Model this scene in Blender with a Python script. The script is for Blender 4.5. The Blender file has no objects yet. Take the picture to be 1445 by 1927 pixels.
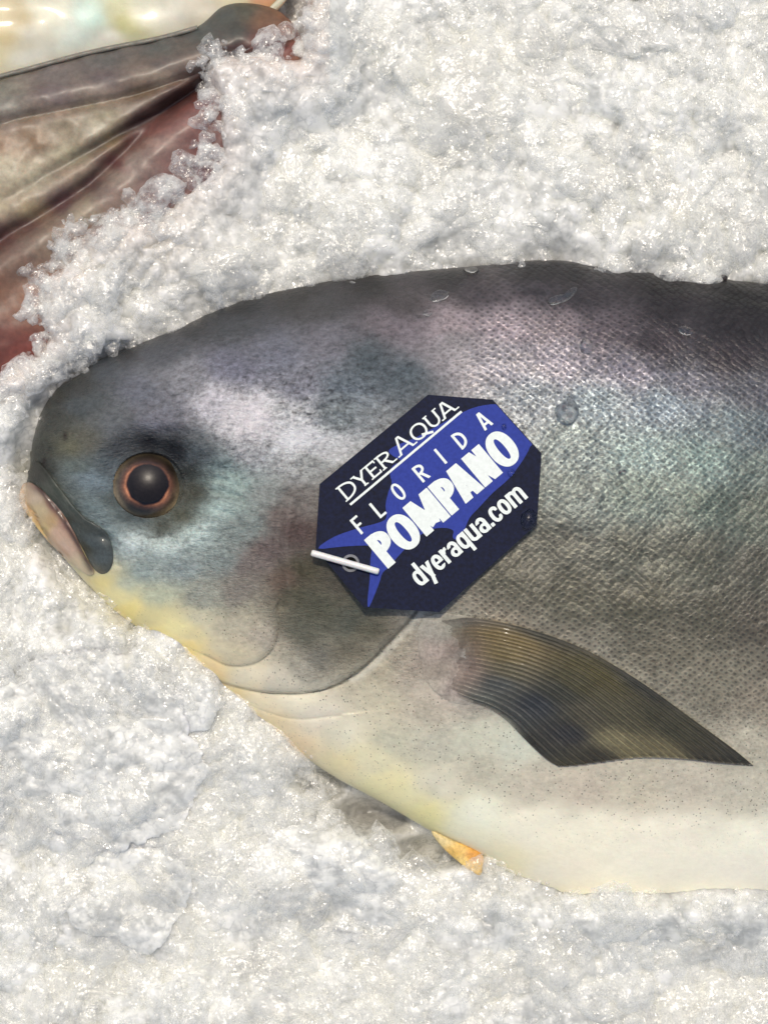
import bpy, math, random
import numpy as np
from mathutils import Vector

# ---------------------------------------------------------------- camera, sky, sun
K = 1e-4            # one tenth of a millimetre: the working unit of this script
CX, CY = 722.5, 963.5
HCAM = 4500.0       # camera height in working units (0.45 m)
SUN_EL, SUN_AZ = 68.0, -8.0      # azimuth measured from +Y towards +X

sc = bpy.context.scene
col = sc.collection
cam_d = bpy.data.cameras.new("camera")
cam = bpy.data.objects.new("camera", cam_d)
col.objects.link(cam)
cam.location = (0, 0, HCAM * K)
cam_d.sensor_fit = 'VERTICAL'
cam_d.sensor_height = 24
cam_d.lens = 24 * HCAM / 1927.0
cam_d.clip_start = 0.01
cam_d.clip_end = 50
sc.camera = cam

w = bpy.data.worlds.new("World")
sc.world = w
w.use_nodes = True
nt = w.node_tree
sky = nt.nodes.new("ShaderNodeTexSky")
sky.sky_type = 'NISHITA'
sky.sun_disc = False
sky.sun_elevation = math.radians(SUN_EL)
sky.sun_rotation = math.radians(SUN_AZ)
sky.air_density = 1.0
sky.dust_density = 3.0
sky.ozone_density = 0.6
bg = nt.nodes["Background"]
bg.inputs[1].default_value = 0.125
nt.links.new(sky.outputs[0], bg.inputs[0])

sd = bpy.data.lights.new("sun", 'SUN')
sd.energy = 2.1
sd.angle = math.radians(2.0)
sd.color = (1.0, 0.905, 0.76)
so = bpy.data.objects.new("sun", sd)
col.objects.link(so)
dirv = Vector((math.sin(math.radians(SUN_AZ)) * math.cos(math.radians(SUN_EL)),
               math.cos(math.radians(SUN_AZ)) * math.cos(math.radians(SUN_EL)),
               math.sin(math.radians(SUN_EL))))
so.rotation_euler = dirv.to_track_quat('Z', 'Y').to_euler()
so.location = (0, 0.3, 0.5)

sc.view_settings.view_transform = 'Standard'
sc.view_settings.look = 'None'
sc.view_settings.exposure = 0.0
sc.view_settings.gamma = 1.0
sc.render.engine = 'CYCLES'
sc.cycles.max_bounces = 24
sc.cycles.diffuse_bounces = 16
sc.cycles.transparent_max_bounces = 40
sc.cycles.transmission_bounces = 8
sc.cycles.sample_clamp_indirect = 4
sc.cycles.use_denoising = True

# ---------------------------------------------------------------- numeric helpers
rng = np.random.RandomState(7)

def W(px, py, z):
    """photo-plane position (working units) and height -> metres"""
    px = np.asarray(px, float); py = np.asarray(py, float); z = np.asarray(z, float)
    f = (HCAM - z) / HCAM
    return np.stack([(px - CX) * f * K, -(py - CY) * f * K, z * K + 0 * px], -1)

def s2l(c):
    c = np.asarray(c, float) / 255.0
    return np.where(c <= 0.04045, c / 12.92, ((c + 0.055) / 1.055) ** 2.4)

def h2(ix, iy, seed):
    n = (ix.astype(np.int64) * 374761393 + iy.astype(np.int64) * 668265263 + seed * 974634777) & 0xffffffff
    n = ((n ^ (n >> 13)) * 1274126177) & 0xffffffff
    n = (n ^ (n >> 16)) & 0xffffffff
    n = (n * 2246822519) & 0xffffffff
    n = n ^ (n >> 15)
    return (n & 0xffffff) / float(0x1000000)

def vnoise(x, y, seed):
    ix = np.floor(x); iy = np.floor(y)
    fx = x - ix; fy = y - iy
    fx = fx * fx * fx * (fx * (fx * 6 - 15) + 10); fy = fy * fy * fy * (fy * (fy * 6 - 15) + 10)
    a = h2(ix, iy, seed); b = h2(ix + 1, iy, seed); c = h2(ix, iy + 1, seed); d = h2(ix + 1, iy + 1, seed)
    return (a + (b - a) * fx) * (1 - fy) + (c + (d - c) * fx) * fy - 0.5

def fbm(x, y, s, seed, oct=4, gain=0.5):
    r = 0; a = 1; n = 0
    for o in range(oct):
        r = r + a * vnoise(x / s + 17.3 * o, y / s - 9.1 * o, seed + o)
        n += a; a *= gain; s /= 2.03
    return r / n * 2

def chips(x, y, s, seed, k=1.0, tilt=0.35, hv=0.5):
    """upper envelope of tilted rounded flakes with centres s apart; returns height / s"""
    gx = x / s; gy = y / s
    ix = np.floor(gx); iy = np.floor(gy)
    best = np.full(np.shape(x), -1e9)
    for dx in (-1, 0, 1):
        for dy in (-1, 0, 1):
            cx = ix + dx; cy = iy + dy
            ox = gx - (cx + h2(cx, cy, seed)); oy = gy - (cy + h2(cx, cy, seed + 1))
            th = h2(cx, cy, seed + 2) * 6.283
            c, s_ = np.cos(th), np.sin(th)
            u = ox * c + oy * s_; v = -ox * s_ + oy * c
            t = (h2(cx, cy, seed + 3) - 0.5) * 2 * tilt
            r2 = u * u * 0.55 + v * v * 1.5
            h = h2(cx, cy, seed + 4) * hv + t * u - k * np.maximum(r2 - 0.12, 0)
            best = np.maximum(best, h)
    return best

def sstep(a, b, x):
    t = np.clip((x - a) / (b - a), 0, 1)
    return t * t * (3 - 2 * t)

def seg_dist(px, py, poly, closed=False):
    """distance to polyline, and side sign of nearest segment"""
    P = list(poly)
    if closed: P = P + [P[0]]
    best = np.full(np.shape(px), 1e18); side = np.ones(np.shape(px))
    for (x0, y0), (x1, y1) in zip(P[:-1], P[1:]):
        dx, dy = x1 - x0, y1 - y0
        L = dx * dx + dy * dy + 1e-9
        t = np.clip(((px - x0) * dx + (py - y0) * dy) / L, 0, 1)
        ex = px - (x0 + t * dx); ey = py - (y0 + t * dy)
        d = ex * ex + ey * ey
        m = d < best
        best = np.where(m, d, best)
        side = np.where(m, np.sign(dx * (py - y0) - dy * (px - x0)), side)
    return np.sqrt(best), side

def inside(px, py, poly):
    r = np.zeros(np.shape(px), bool)
    n = len(poly)
    for i in range(n):
        x0, y0 = poly[i]; x1, y1 = poly[(i + 1) % n]
        if y0 == y1: continue
        c = ((y0 > py) != (y1 > py)) & (px < (x1 - x0) * (py - y0) / (y1 - y0) + x0)
        r ^= c
    return r

def smooth_poly(P, n=8, closed=False):
    P = np.array(P, float)
    if closed: Q = np.vstack([P[-1], P, P[0], P[1]])
    else: Q = np.vstack([2 * P[0] - P[1], P, 2 * P[-1] - P[-2]])
    out = []
    for i in range(1, len(Q) - 2):
        p0, p1, p2, p3 = Q[i - 1], Q[i], Q[i + 1], Q[i + 2]
        for t in np.linspace(0, 1, n, endpoint=False):
            out.append(0.5 * ((2 * p1) + (-p0 + p2) * t + (2 * p0 - 5 * p1 + 4 * p2 - p3) * t * t + (-p0 + 3 * p1 - 3 * p2 + p3) * t ** 3))
    if not closed: out.append(P[-1])
    return np.array(out)

def paint(px, py, pts, power=3.6, soft=14.0, warp=18.0, seed=50):
    """scattered pigment samples blended over the surface (linear RGB)"""
    px = px + warp * fbm(px, py, 70, seed, 3); py = py + warp * fbm(px, py, 70, seed + 9, 3)
    A = np.array(pts, float)
    colr = s2l(A[:, 2:5])
    num = np.zeros(px.shape + (3,)); den = np.zeros(px.shape)
    for i in range(len(A)):
        sx = A[i, 5] if A.shape[1] > 5 else 1.0
        d2 = (px - A[i, 0]) ** 2 / 1.6 + (py - A[i, 1]) ** 2 * 1.2 + soft * soft
        ww = d2 ** (-power / 2)
        num += ww[..., None] * colr[i]; den += ww
    return num / den[..., None]

# ---------------------------------------------------------------- mesh helpers
def mesh_from(name, verts, faces, smooth=True):
    """faces: (n,3) or (n,4) integer array or a list of such arrays"""
    me = bpy.data.meshes.new(name)
    if not isinstance(faces, (list, tuple)): faces = [faces]
    faces = [f for f in faces if len(f)]
    me.vertices.add(len(verts))
    me.vertices.foreach_set("co", np.asarray(verts, np.float32).ravel())
    idx = np.concatenate([np.asarray(f).ravel() for f in faces]).astype(np.int32)
    tot = np.concatenate([np.full(len(f), np.asarray(f).shape[1]) for f in faces]).astype(np.int32)
    st = np.concatenate([[0], np.cumsum(tot)[:-1]]).astype(np.int32)
    me.loops.add(len(idx)); me.loops.foreach_set("vertex_index", idx)
    me.polygons.add(len(tot)); me.polygons.foreach_set("loop_start", st)
    me.polygons.foreach_set("use_smooth", np.full(len(tot), smooth))
    me.update(calc_edges=True)
    return me

def set_color(me, name, rgb):
    a = me.color_attributes.new(name, 'FLOAT_COLOR', 'POINT')
    c = np.ones((len(me.vertices), 4), np.float32); c[:, :3] = rgb
    a.data.foreach_set("color", c.ravel())

def link(name, me, mat, parent=None, **props):
    o = bpy.data.objects.new(name, me)
    col.objects.link(o)
    if mat is not None and not me.materials: me.materials.append(mat)
    if parent is not None: o.parent = parent
    for k_, v in props.items(): o[k_] = v
    return o

def thing(name, label, cat, group=None, loc=(0, 0, 0)):
    o = bpy.data.objects.new(name, None)
    o.empty_display_size = 0.01
    col.objects.link(o)
    o.location = loc
    o["label"] = label; o["category"] = cat
    if group: o["group"] = group
    return o

def grid_faces(nu, nv, wrap_v=False):
    i = np.arange(nu - 1)[:, None]
    if wrap_v:
        j = np.arange(nv)[None, :]; j2 = (j + 1) % nv
    else:
        j = np.arange(nv - 1)[None, :]; j2 = j + 1
    a = i * nv + j; b = i * nv + j2; c = (i + 1) * nv + j2; d = (i + 1) * nv + j
    return np.stack([a, d, c, b], -1).reshape(-1, 4)

# ---------------------------------------------------------------- materials
def new_mat(name):
    m = bpy.data.materials.new(name); m.use_nodes = True
    n = m.node_tree; b = n.nodes["Principled BSDF"]
    return m, n, b

def node(n, typ, **kw):
    x = n.nodes.new(typ)
    for k_, v in kw.items():
        if k_ in x.inputs.keys() if hasattr(x.inputs, 'keys') else False: x.inputs[k_].default_value = v
        else: setattr(x, k_, v)
    return x

def inp(x, **kw):
    for k_, v in kw.items():
        x.inputs[k_.replace('_', ' ')].default_value = v
    return x

def objco(n, sc_=(1000, 1000, 1000), rot=(0, 0, 0)):
    tc = n.nodes.new("ShaderNodeTexCoord"); mp = n.nodes.new("ShaderNodeMapping")
    mp.inputs['Scale'].default_value = sc_; mp.inputs['Rotation'].default_value = rot
    n.links.new(tc.outputs['Object'], mp.inputs['Vector'])
    return mp.outputs['Vector']

def noise_n(n, vec, scale, detail=4, rough=0.55):
    t = n.nodes.new("ShaderNodeTexNoise")
    t.inputs['Scale'].default_value = scale; t.inputs['Detail'].default_value = detail; t.inputs['Roughness'].default_value = rough
    n.links.new(vec, t.inputs['Vector'])
    return t.outputs['Fac']

def voro(n, vec, scale, rand=1.0, feature='F1'):
    t = n.nodes.new("ShaderNodeTexVoronoi"); t.feature = feature
    t.inputs['Scale'].default_value = scale; t.inputs['Randomness'].default_value = rand
    n.links.new(vec, t.inputs['Vector'])
    return t

def mrange(n, src, a, b, c, d):
    t = n.nodes.new("ShaderNodeMapRange")
    n.links.new(src, t.inputs[0])
    for i, v in enumerate((a, b, c, d)): t.inputs[i + 1].default_value = v
    return t.outputs[0]

def math_n(n, op, a, b):
    t = n.nodes.new("ShaderNodeMath"); t.operation = op
    for i, v in enumerate((a, b)):
        if isinstance(v, (int, float)): t.inputs[i].default_value = v
        else: n.links.new(v, t.inputs[i])
    return t.outputs[0]

def mixc(n, fac, a, b, mode='MIX'):
    t = n.nodes.new("ShaderNodeMix"); t.data_type = 'RGBA'; t.blend_type = mode
    for i, v in ((0, fac), (6, a), (7, b)):
        if isinstance(v, (int, float)): t.inputs[i].default_value = v
        elif isinstance(v, tuple): t.inputs[i].default_value = (*v, 1)
        else: n.links.new(v, t.inputs[i])
    return t.outputs[2]

def bump(n, h, strength, dist, prev=None):
    t = n.nodes.new("ShaderNodeBump")
    t.inputs['Strength'].default_value = strength; t.inputs['Distance'].default_value = dist
    n.links.new(h, t.inputs['Height'])
    if prev is not None: n.links.new(prev, t.inputs['Normal'])
    return t.outputs[0]

def attr(n, name, what='Color'):
    t = n.nodes.new("ShaderNodeAttribute"); t.attribute_name = name
    return t.outputs[what]

def sep(n, c):
    t = n.nodes.new("ShaderNodeSeparateColor"); n.links.new(c, t.inputs[0]); return t.outputs

def facets(n, vec, scale, amount, prev=None):
    """small flat crystal faces: each cell leans its own way"""
    c = voro(n, vec, scale, 1.0).outputs['Color']
    a = n.nodes.new("ShaderNodeVectorMath"); a.operation = 'SUBTRACT'; n.links.new(c, a.inputs[0]); a.inputs[1].default_value = (0.5, 0.5, 0.5)
    s_ = n.nodes.new("ShaderNodeVectorMath"); s_.operation = 'SCALE'; n.links.new(a.outputs[0], s_.inputs[0])
    if isinstance(amount, (int, float)): s_.inputs['Scale'].default_value = amount
    else: n.links.new(amount, s_.inputs['Scale'])
    g = n.nodes.new("ShaderNodeNewGeometry")
    d = n.nodes.new("ShaderNodeVectorMath"); d.operation = 'ADD'
    n.links.new(prev if prev is not None else g.outputs['Normal'], d.inputs[0]); n.links.new(s_.outputs[0], d.inputs[1])
    e = n.nodes.new("ShaderNodeVectorMath"); e.operation = 'NORMALIZE'; n.links.new(d.outputs[0], e.inputs[0])
    return e.outputs[0]

def ice_material(name="ice", sss=0.0045):
    m, n, b = new_mat(name)
    v = objco(n)
    big = noise_n(n, v, 0.10, 3); mid = noise_n(n, v, 0.42, 5, 0.60)
    f = math_n(n, 'ADD', math_n(n, 'MULTIPLY', big, 0.45), math_n(n, 'MULTIPLY', mid, 0.55))
    f = mrange(n, f, 0.40, 0.56, 0, 1)
    c = mixc(n, f, (0.54, 0.548, 0.515), (0.84, 0.842, 0.79))
    # clearer, greyer veins between the grains
    vn = voro(n, v, 0.5, 1.0, 'DISTANCE_TO_EDGE').outputs['Distance']
    pt = noise_n(n, v, 0.3, 4, 0.6)
    vein = math_n(n, 'MULTIPLY', mrange(n, vn, 0.0, 0.09, 0.5, 0), mrange(n, pt, 0.47, 0.60, 0, 1))
    c = mixc(n, vein, c, (0.42, 0.43, 0.42))
    tint = attr(n, 'tint')
    c = mixc(n, 1.0, c, tint, 'MULTIPLY')
    n.links.new(c, b.inputs['Base Color'])
    b.inputs['Subsurface Weight'].default_value = 1.0
    b.inputs['Subsurface Radius'].default_value = (1.0, 1.0, 0.95)
    b.inputs['Subsurface Scale'].default_value = sss
    b.inputs['IOR'].default_value = 1.31
    b.inputs['Roughness'].default_value = 0.30
    b.inputs['Coat Weight'].default_value = 1.0
    b.inputs['Coat IOR'].default_value = 1.45
    rg = noise_n(n, v, 0.9, 3)
    n.links.new(mrange(n, rg, 0.4, 0.6, 0.12, 0.18), b.inputs['Coat Roughness'])
    nb = bump(n, noise_n(n, v, 1.2, 4, 0.6), 0.35, 0.0003)
    n.links.new(nb, b.inputs['Normal'])
    spark = noise_n(n, v, 0.16, 4, 0.6)
    cb = facets(n, v, 2.1, mrange(n, spark, 0.40, 0.6, 0.3, 0.65))
    n.links.new(cb, b.inputs['Coat Normal'])
    return m

def semi_clear_material(name, lo, hi, scale=0.35, bubbles=0.35, facet=0.42, edge=0.22, rough=0.13):
    """melting ice: clear where it is thin, frosty in patches, wet all over"""
    m, n, b = new_mat(name)
    v = objco(n)
    df = n.nodes.new("ShaderNodeBsdfDiffuse"); df.inputs[0].default_value = (0.93, 0.932, 0.895, 1)
    tl = n.nodes.new("ShaderNodeBsdfTranslucent"); tl.inputs[0].default_value = (0.96, 0.962, 0.932, 1)
    b = n.nodes.new("ShaderNodeMixShader"); b.inputs[0].default_value = 0.4
    n.links.new(df.outputs[0], b.inputs[1]); n.links.new(tl.outputs[0], b.inputs[2])
    tr = n.nodes.new("ShaderNodeBsdfTransparent"); tr.inputs[0].default_value = (1.0, 1.0, 1.0, 1)
    gl = n.nodes.new("ShaderNodeBsdfGlossy"); gl.inputs['Roughness'].default_value = rough
    gl.inputs[0].default_value = (1, 1, 1, 1)
    f = mrange(n, noise_n(n, v, scale, 5, 0.65), 0.38, 0.62, lo, hi)
    bub = mrange(n, voro(n, v, 1.3, 1.0).outputs['Distance'], 0.1, 0.25, bubbles, 0.0)
    f = math_n(n, 'ADD', f, bub)
    lw = n.nodes.new("ShaderNodeLayerWeight"); lw.inputs['Blend'].default_value = 0.35
    f = math_n(n, 'MINIMUM', math_n(n, 'ADD', f, math_n(n, 'MULTIPLY', lw.outputs['Facing'], edge)), 1.0)
    m1 = n.nodes.new("ShaderNodeMixShader"); n.links.new(f, m1.inputs[0]); n.links.new(tr.outputs[0], m1.inputs[1]); n.links.new(b.outputs[0], m1.inputs[2])
    nb = facets(n, v, 1.9, facet, bump(n, noise_n(n, v, 0.8, 3, 0.6), min(1, facet * 1.2), 0.0006))
    n.links.new(nb, gl.inputs['Normal'])
    fac = math_n(n, 'ADD', 0.045, math_n(n, 'MULTIPLY', math_n(n, 'POWER', lw.outputs['Facing'], 3.0), 0.15))
    geo = n.nodes.new("ShaderNodeNewGeometry")
    fac = math_n(n, 'MULTIPLY', fac, math_n(n, 'SUBTRACT', 1.0, geo.outputs['Backfacing']))
    m2 = n.nodes.new("ShaderNodeMixShader"); n.links.new(fac, m2.inputs[0]); n.links.new(m1.outputs[0], m2.inputs[1]); n.links.new(gl.outputs[0], m2.inputs[2])
    n.links.new(m2.outputs[0], n.nodes['Material Output'].inputs['Surface'])
    return m

def skin_material():
    m, n, b = new_mat("pompano_skin")
    pig = attr(n, 'pigment'); mk = sep(n, attr(n, 'mask'))      # R scales, G dark specks, B silver
    sc_amt, sp_amt, silv = mk[0], mk[1], mk[2]
    v = objco(n)
    nz = n.nodes.new("ShaderNodeTexNoise"); nz.inputs['Scale'].default_value = 0.06; nz.inputs['Detail'].default_value = 2
    n.links.new(v, nz.inputs['Vector'])
    vm = n.nodes.new("ShaderNodeVectorMath"); vm.operation = 'MULTIPLY_ADD'
    n.links.new(nz.outputs['Color'], vm.inputs[0]); vm.inputs[1].default_value = (4.5, 4.5, 0); n.links.new(v, vm.inputs[2])
    mp = n.nodes.new("ShaderNodeMapping"); mp.inputs['Scale'].default_value = (0.92, 1.12, 0); mp.inputs['Rotation'].default_value = (0, 0, math.radians(40))
    n.links.new(vm.outputs[0], mp.inputs['Vector'])
    vo = voro(n, mp.outputs[0], 0.93, 0.36)
    vo.voronoi_dimensions = '2D'
    dist = vo.outputs['Distance']
    dots = mrange(n, dist, 0.13, 0.33, 1, 0)         # dark centre of each scale
    rim = mrange(n, dist, 0.25, 0.60, 0, 1)
    dmix = math_n(n, 'MULTIPLY', dots, math_n(n, 'MULTIPLY', sc_amt, 0.60))
    c = mixc(n, dmix, pig, (0.028, 0.028, 0.03))
    # each scale a little lighter or darker
    cell = sep(n, vo.outputs['Color'])[0]
    cv = mrange(n, cell, 0, 1, 0.80, 1.22)
    g = noise_n(n, v, 1.1, 5, 0.72)
    g2 = noise_n(n, objco(n, (520, 1000, 600), (0, 0, math.radians(-32))), 1.1, 5, 0.75)
    gh = math_n(n, 'ADD', math_n(n, 'MULTIPLY', g, 0.5), math_n(n, 'MULTIPLY', g2, 0.5))
    belly = sep(n, pig)[0]
    gk = mrange(n, belly, 0.4, 0.7, 1.15, 0.15)
    hv = mrange(n, gh, 0.36, 0.64, -0.27, 0.30)
    hv = math_n(n, 'MULTIPLY', hv, math_n(n, 'ADD', 1.0, math_n(n, 'MULTIPLY', silv, 2.2)))
    hv = math_n(n, 'ADD', math_n(n, 'MULTIPLY', hv, gk), 1.0)
    gg = n.nodes.new("ShaderNodeMix"); gg.data_type = 'FLOAT'
    n.links.new(sc_amt, gg.inputs[0]); n.links.new(hv, gg.inputs[2])
    n.links.new(math_n(n, 'MULTIPLY', cv, math_n(n, 'ADD', math_n(n, 'MULTIPLY', hv, 0.4), 0.6)), gg.inputs[3])
    cg = n.nodes.new("ShaderNodeVectorMath"); cg.operation = 'SCALE'
    n.links.new(c, cg.inputs[0]); n.links.new(gg.outputs[0], cg.inputs['Scale'])
    c = cg.outputs[0]
    # dark specks on cheek and belly
    v2 = voro(n, v, 1.5, 1.0).outputs['Distance']
    pat = noise_n(n, v, 0.5, 3)
    sp = math_n(n, 'MULTIPLY', mrange(n, v2, 0.14, 0.26, 1, 0), mrange(n, pat, 0.42, 0.58, 0.1, 1))
    sp = math_n(n, 'MULTIPLY', sp, sp_amt)
    c = mixc(n, sp, c, (0.06, 0.06, 0.05))
    n.links.new(c, b.inputs['Base Color'])
    flake = noise_n(n, objco(n, (500, 1000, 500), (0, 0, math.radians(-32))), 1.8, 4, 0.75)
    met = math_n(n, 'MULTIPLY', silv, mrange(n, flake, 0.44, 0.58, 0.05, 1.0))
    n.links.new(met, b.inputs['Metallic'])
    b.inputs['Roughness'].default_value = 0.29
    b.inputs['IOR'].default_value = 1.4
    b.inputs['Specular IOR Level'].default_value = 0.3
    b.inputs['Coat Weight'].default_value = 0.35
    b.inputs['Coat Roughness'].default_value = 0.16
    b.inputs['Coat IOR'].default_value = 1.33
    b.inputs['Subsurface Weight'].default_value = 0.15
    b.inputs['Subsurface Scale'].default_value = 0.0015
    hb = math_n(n, 'MULTIPLY', rim, sc_amt)
    nb = bump(n, hb, 0.27, -0.0002)
    nb = bump(n, math_n(n, 'MULTIPLY', math_n(n, 'MULTIPLY', flake, math_n(n, 'MAXIMUM', math_n(n, 'MINIMUM', math_n(n, 'MULTIPLY', silv, 1.8), 0.85), mrange(n, belly, 0.25, 0.5, 1.0, 0.1))), math_n(n, 'SUBTRACT', 1.0, math_n(n, 'MULTIPLY', sc_amt, 0.8))), 0.8, 0.0007, nb)
    wr = noise_n(n, objco(n, (420, 1100, 100), (0, 0, math.radians(-35))), 0.8, 5, 0.7)
    nb2 = bump(n, math_n(n, 'MULTIPLY', wr, math_n(n, 'MULTIPLY', math_n(n, 'MAXIMUM', math_n(n, 'MINIMUM', math_n(n, 'MULTIPLY', silv, 1.8), 0.85), mrange(n, belly, 0.25, 0.5, 1.0, 0.08)), math_n(n, 'SUBTRACT', 1.0, sc_amt))), 0.45, 0.0007, nb)
    famt = math_n(n, 'MULTIPLY', silv, 0.42)
    nb2 = facets(n, v, 2.2, famt, nb2)
    n.links.new(nb2, b.inputs['Normal'])
    n.links.new(nb, b.inputs['Coat Normal'])
    return m

def painted_material(name, rough=0.3, coat=0.6, sss=0.1, grain=0.5, gscale=1.2, met=0.0, crough=0.08):
    m, n, b = new_mat(name)
    v = objco(n)
    g = noise_n(n, v, gscale, 5, 0.65)
    gg = mrange(n, g, 0.3, 0.7, 1 - grain * 0.5, 1 + grain * 0.5)
    cg = n.nodes.new("ShaderNodeVectorMath"); cg.operation = 'SCALE'
    n.links.new(attr(n, 'pigment'), cg.inputs[0]); n.links.new(gg, cg.inputs['Scale'])
    n.links.new(cg.outputs[0], b.inputs['Base Color'])
    b.inputs['Roughness'].default_value = rough
    b.inputs['Metallic'].default_value = met
    b.inputs['Coat Weight'].default_value = coat
    b.inputs['Coat Roughness'].default_value = 0.08
    b.inputs['Subsurface Weight'].default_value = sss
    b.inputs['Subsurface Scale'].default_value = 0.002
    n.links.new(bump(n, g, 0.15, 0.0004), b.inputs['Normal'])
    b.inputs['Coat Roughness'].default_value = crough
    return m

def plain_material(name, rgb, rough=0.4, coat=0.0, var=0.15, sss=0.0, bumpd=0.00005, spec=0.5):
    m, n, b = new_mat(name)
    v = objco(n)
    g = noise_n(n, v, 1.5, 5, 0.6)
    gg = mrange(n, g, 0.3, 0.7, 1 - var, 1 + var)
    cg = n.nodes.new("ShaderNodeVectorMath"); cg.operation = 'SCALE'
    cg.inputs[0].default_value = rgb; n.links.new(gg, cg.inputs['Scale'])
    n.links.new(cg.outputs[0], b.inputs['Base Color'])
    b.inputs['Roughness'].default_value = rough
    b.inputs['Coat Weight'].default_value = coat
    b.inputs['Coat Roughness'].default_value = 0.1
    b.inputs['Specular IOR Level'].default_value = spec
    b.inputs['Subsurface Weight'].default_value = sss
    b.inputs['Subsurface Scale'].default_value = 0.001
    n.links.new(bump(n, g, 0.4, bumpd), b.inputs['Normal'])
    return m

M_ICE = ice_material(); M_CLEAR = semi_clear_material("clear_ice", 0.04, 0.5); M_WATER, _n, _b = new_mat("water")
_b.inputs['Transmission Weight'].default_value = 1.0
_b.inputs['Base Color'].default_value = (1, 1, 1, 1)
_b.inputs['IOR'].default_value = 1.33
_b.inputs['Roughness'].default_value = 0.06; M_SKIN = skin_material()
M_CHIP = semi_clear_material("frosty_ice", 0.03, 0.55, 0.7); M_SLAB = ice_material("slab_ice", 0.0009)
M_PAINT = painted_material("wet_flesh")
M_FIN = painted_material("fin", 0.55, 0.08, 0.05, 0.6, 1.6)
M_EYE = painted_material("eye", 0.3, 0.6, 0.0, 0.5, 2.5, 0.3)

# ---------------------------------------------------------------- fish body builder
def loft_body(pairs, nu, nv, nlow, hfun, relief, xmax=None, under=0.8):
    """pairs: list of (dorsal point, ventral point) from the snout back.
    Returns positions on the photo plane, heights and the closed face list."""
    D = np.array([p[0] for p in pairs], float); V = np.array([p[1] for p in pairs], float)
    Ds = smooth_poly(D, 24); Vs = smooth_poly(V, 24)
    L = np.linalg.norm(np.diff(Ds, axis=0), axis=1) + np.linalg.norm(np.diff(Vs, axis=0), axis=1)
    s = np.concatenate([[0], np.cumsum(L)]); s /= s[-1]
    u = np.linspace(0, 1, nu)
    Du = np.stack([np.interp(u, s, Ds[:, i]) for i in (0, 1)], 1)
    Vu = np.stack([np.interp(u, s, Vs[:, i]) for i in (0, 1)], 1)
    phi = np.linspace(-math.pi / 2, math.pi / 2, nv)
    t = np.sin(phi)                                        # -1 dorsal .. 1 ventral
    v = (t + 1) / 2
    X = Du[:, None, 0] * (1 - v) + Vu[:, None, 0] * v
    Y = Du[:, None, 1] * (1 - v) + Vu[:, None, 1] * v
    half = np.linalg.norm(Du - Vu, axis=1)[:, None] / 2
    H = hfun(X, Y, t[None, :] + 0 * X, half + 0 * X)
    H = H + relief(X, Y, t[None, :] + 0 * X)
    # underside, coarse
    phl = np.linspace(math.pi / 2, 3 * math.pi / 2, nlow + 2)[1:-1]
    tl = np.sin(phl); vl = (tl + 1) / 2
    Xl = Du[:, None, 0] * (1 - vl) + Vu[:, None, 0] * vl
    Yl = Du[:, None, 1] * (1 - vl) + Vu[:, None, 1] * vl
    Hl = -under * hfun(Xl, Yl, tl[None, :] + 0 * Xl, half + 0 * Xl)
    XX = np.hstack([X, Xl]); YY = np.hstack([Y, Yl]); HH = np.hstack([H, Hl])
    n2 = nv + nlow
    F = grid_faces(nu, n2, True)[:, ::-1]
    cap = np.array([[(nu - 1) * n2 + a for a in (j, j + 1, n2 - 2 - j, n2 - 1 - j)] for j in range(0, 0)], int).reshape(-1, 4)
    return X, Y, H, XX, YY, HH, F

PAIRS = [((54, 902), (54, 902)), ((58, 872), (48, 932)), ((62, 830), (70, 975)), ((76, 780), (95, 1018)), ((102, 736), (130, 1060)),
         ((142, 703), (168, 1102)), ((200, 671), (225, 1156)), ((300, 631), (320, 1222)), ((400, 586), (412, 1296)),
         ((500, 551), (520, 1384)), ((600, 530), (620, 1456)), ((700, 516), (715, 1508)), ((800, 508), (815, 1566)),
         ((900, 500), (910, 1614)), ((1000, 490), (1010, 1672)), ((1070, 491), (1080, 1696)), ((1130, 500), (1140, 1706)), ((1200, 508), (1210, 1708)),
         ((1300, 519), (1305, 1706)), ((1445, 534), (1445, 1700)), ((1600, 560), (1590, 1680)), ((1800, 610), (1780, 1590)), ((1950, 660), (1930, 1520))]

EYE = (280, 913)
PREOP = smooth_poly([(430, 850), (470, 930), (500, 1010), (520, 1090), (525, 1160), (515, 1215), (480, 1248), (430, 1252), (385, 1232)], 6)
OPERC = smooth_poly([(800, 1130), (770, 1168), (735, 1205), (690, 1250), (640, 1285), (580, 1303), (500, 1303), (430, 1288), (395, 1270)], 6)
BRANCH = smooth_poly([(415, 1288), (480, 1330), (560, 1352), (640, 1345)], 6)

def body_h(X, Y, t, half):
    Hm = 235 * (1 - np.exp(-half / 250.0))
    e = 2.5 + 4.5 * sstep(0, 0.6, t)
    return Hm * np.maximum(1 - np.abs(t) ** e, 0) ** 0.56 * (1 - 0.48 * sstep(0.0, 0.95, t))

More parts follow.
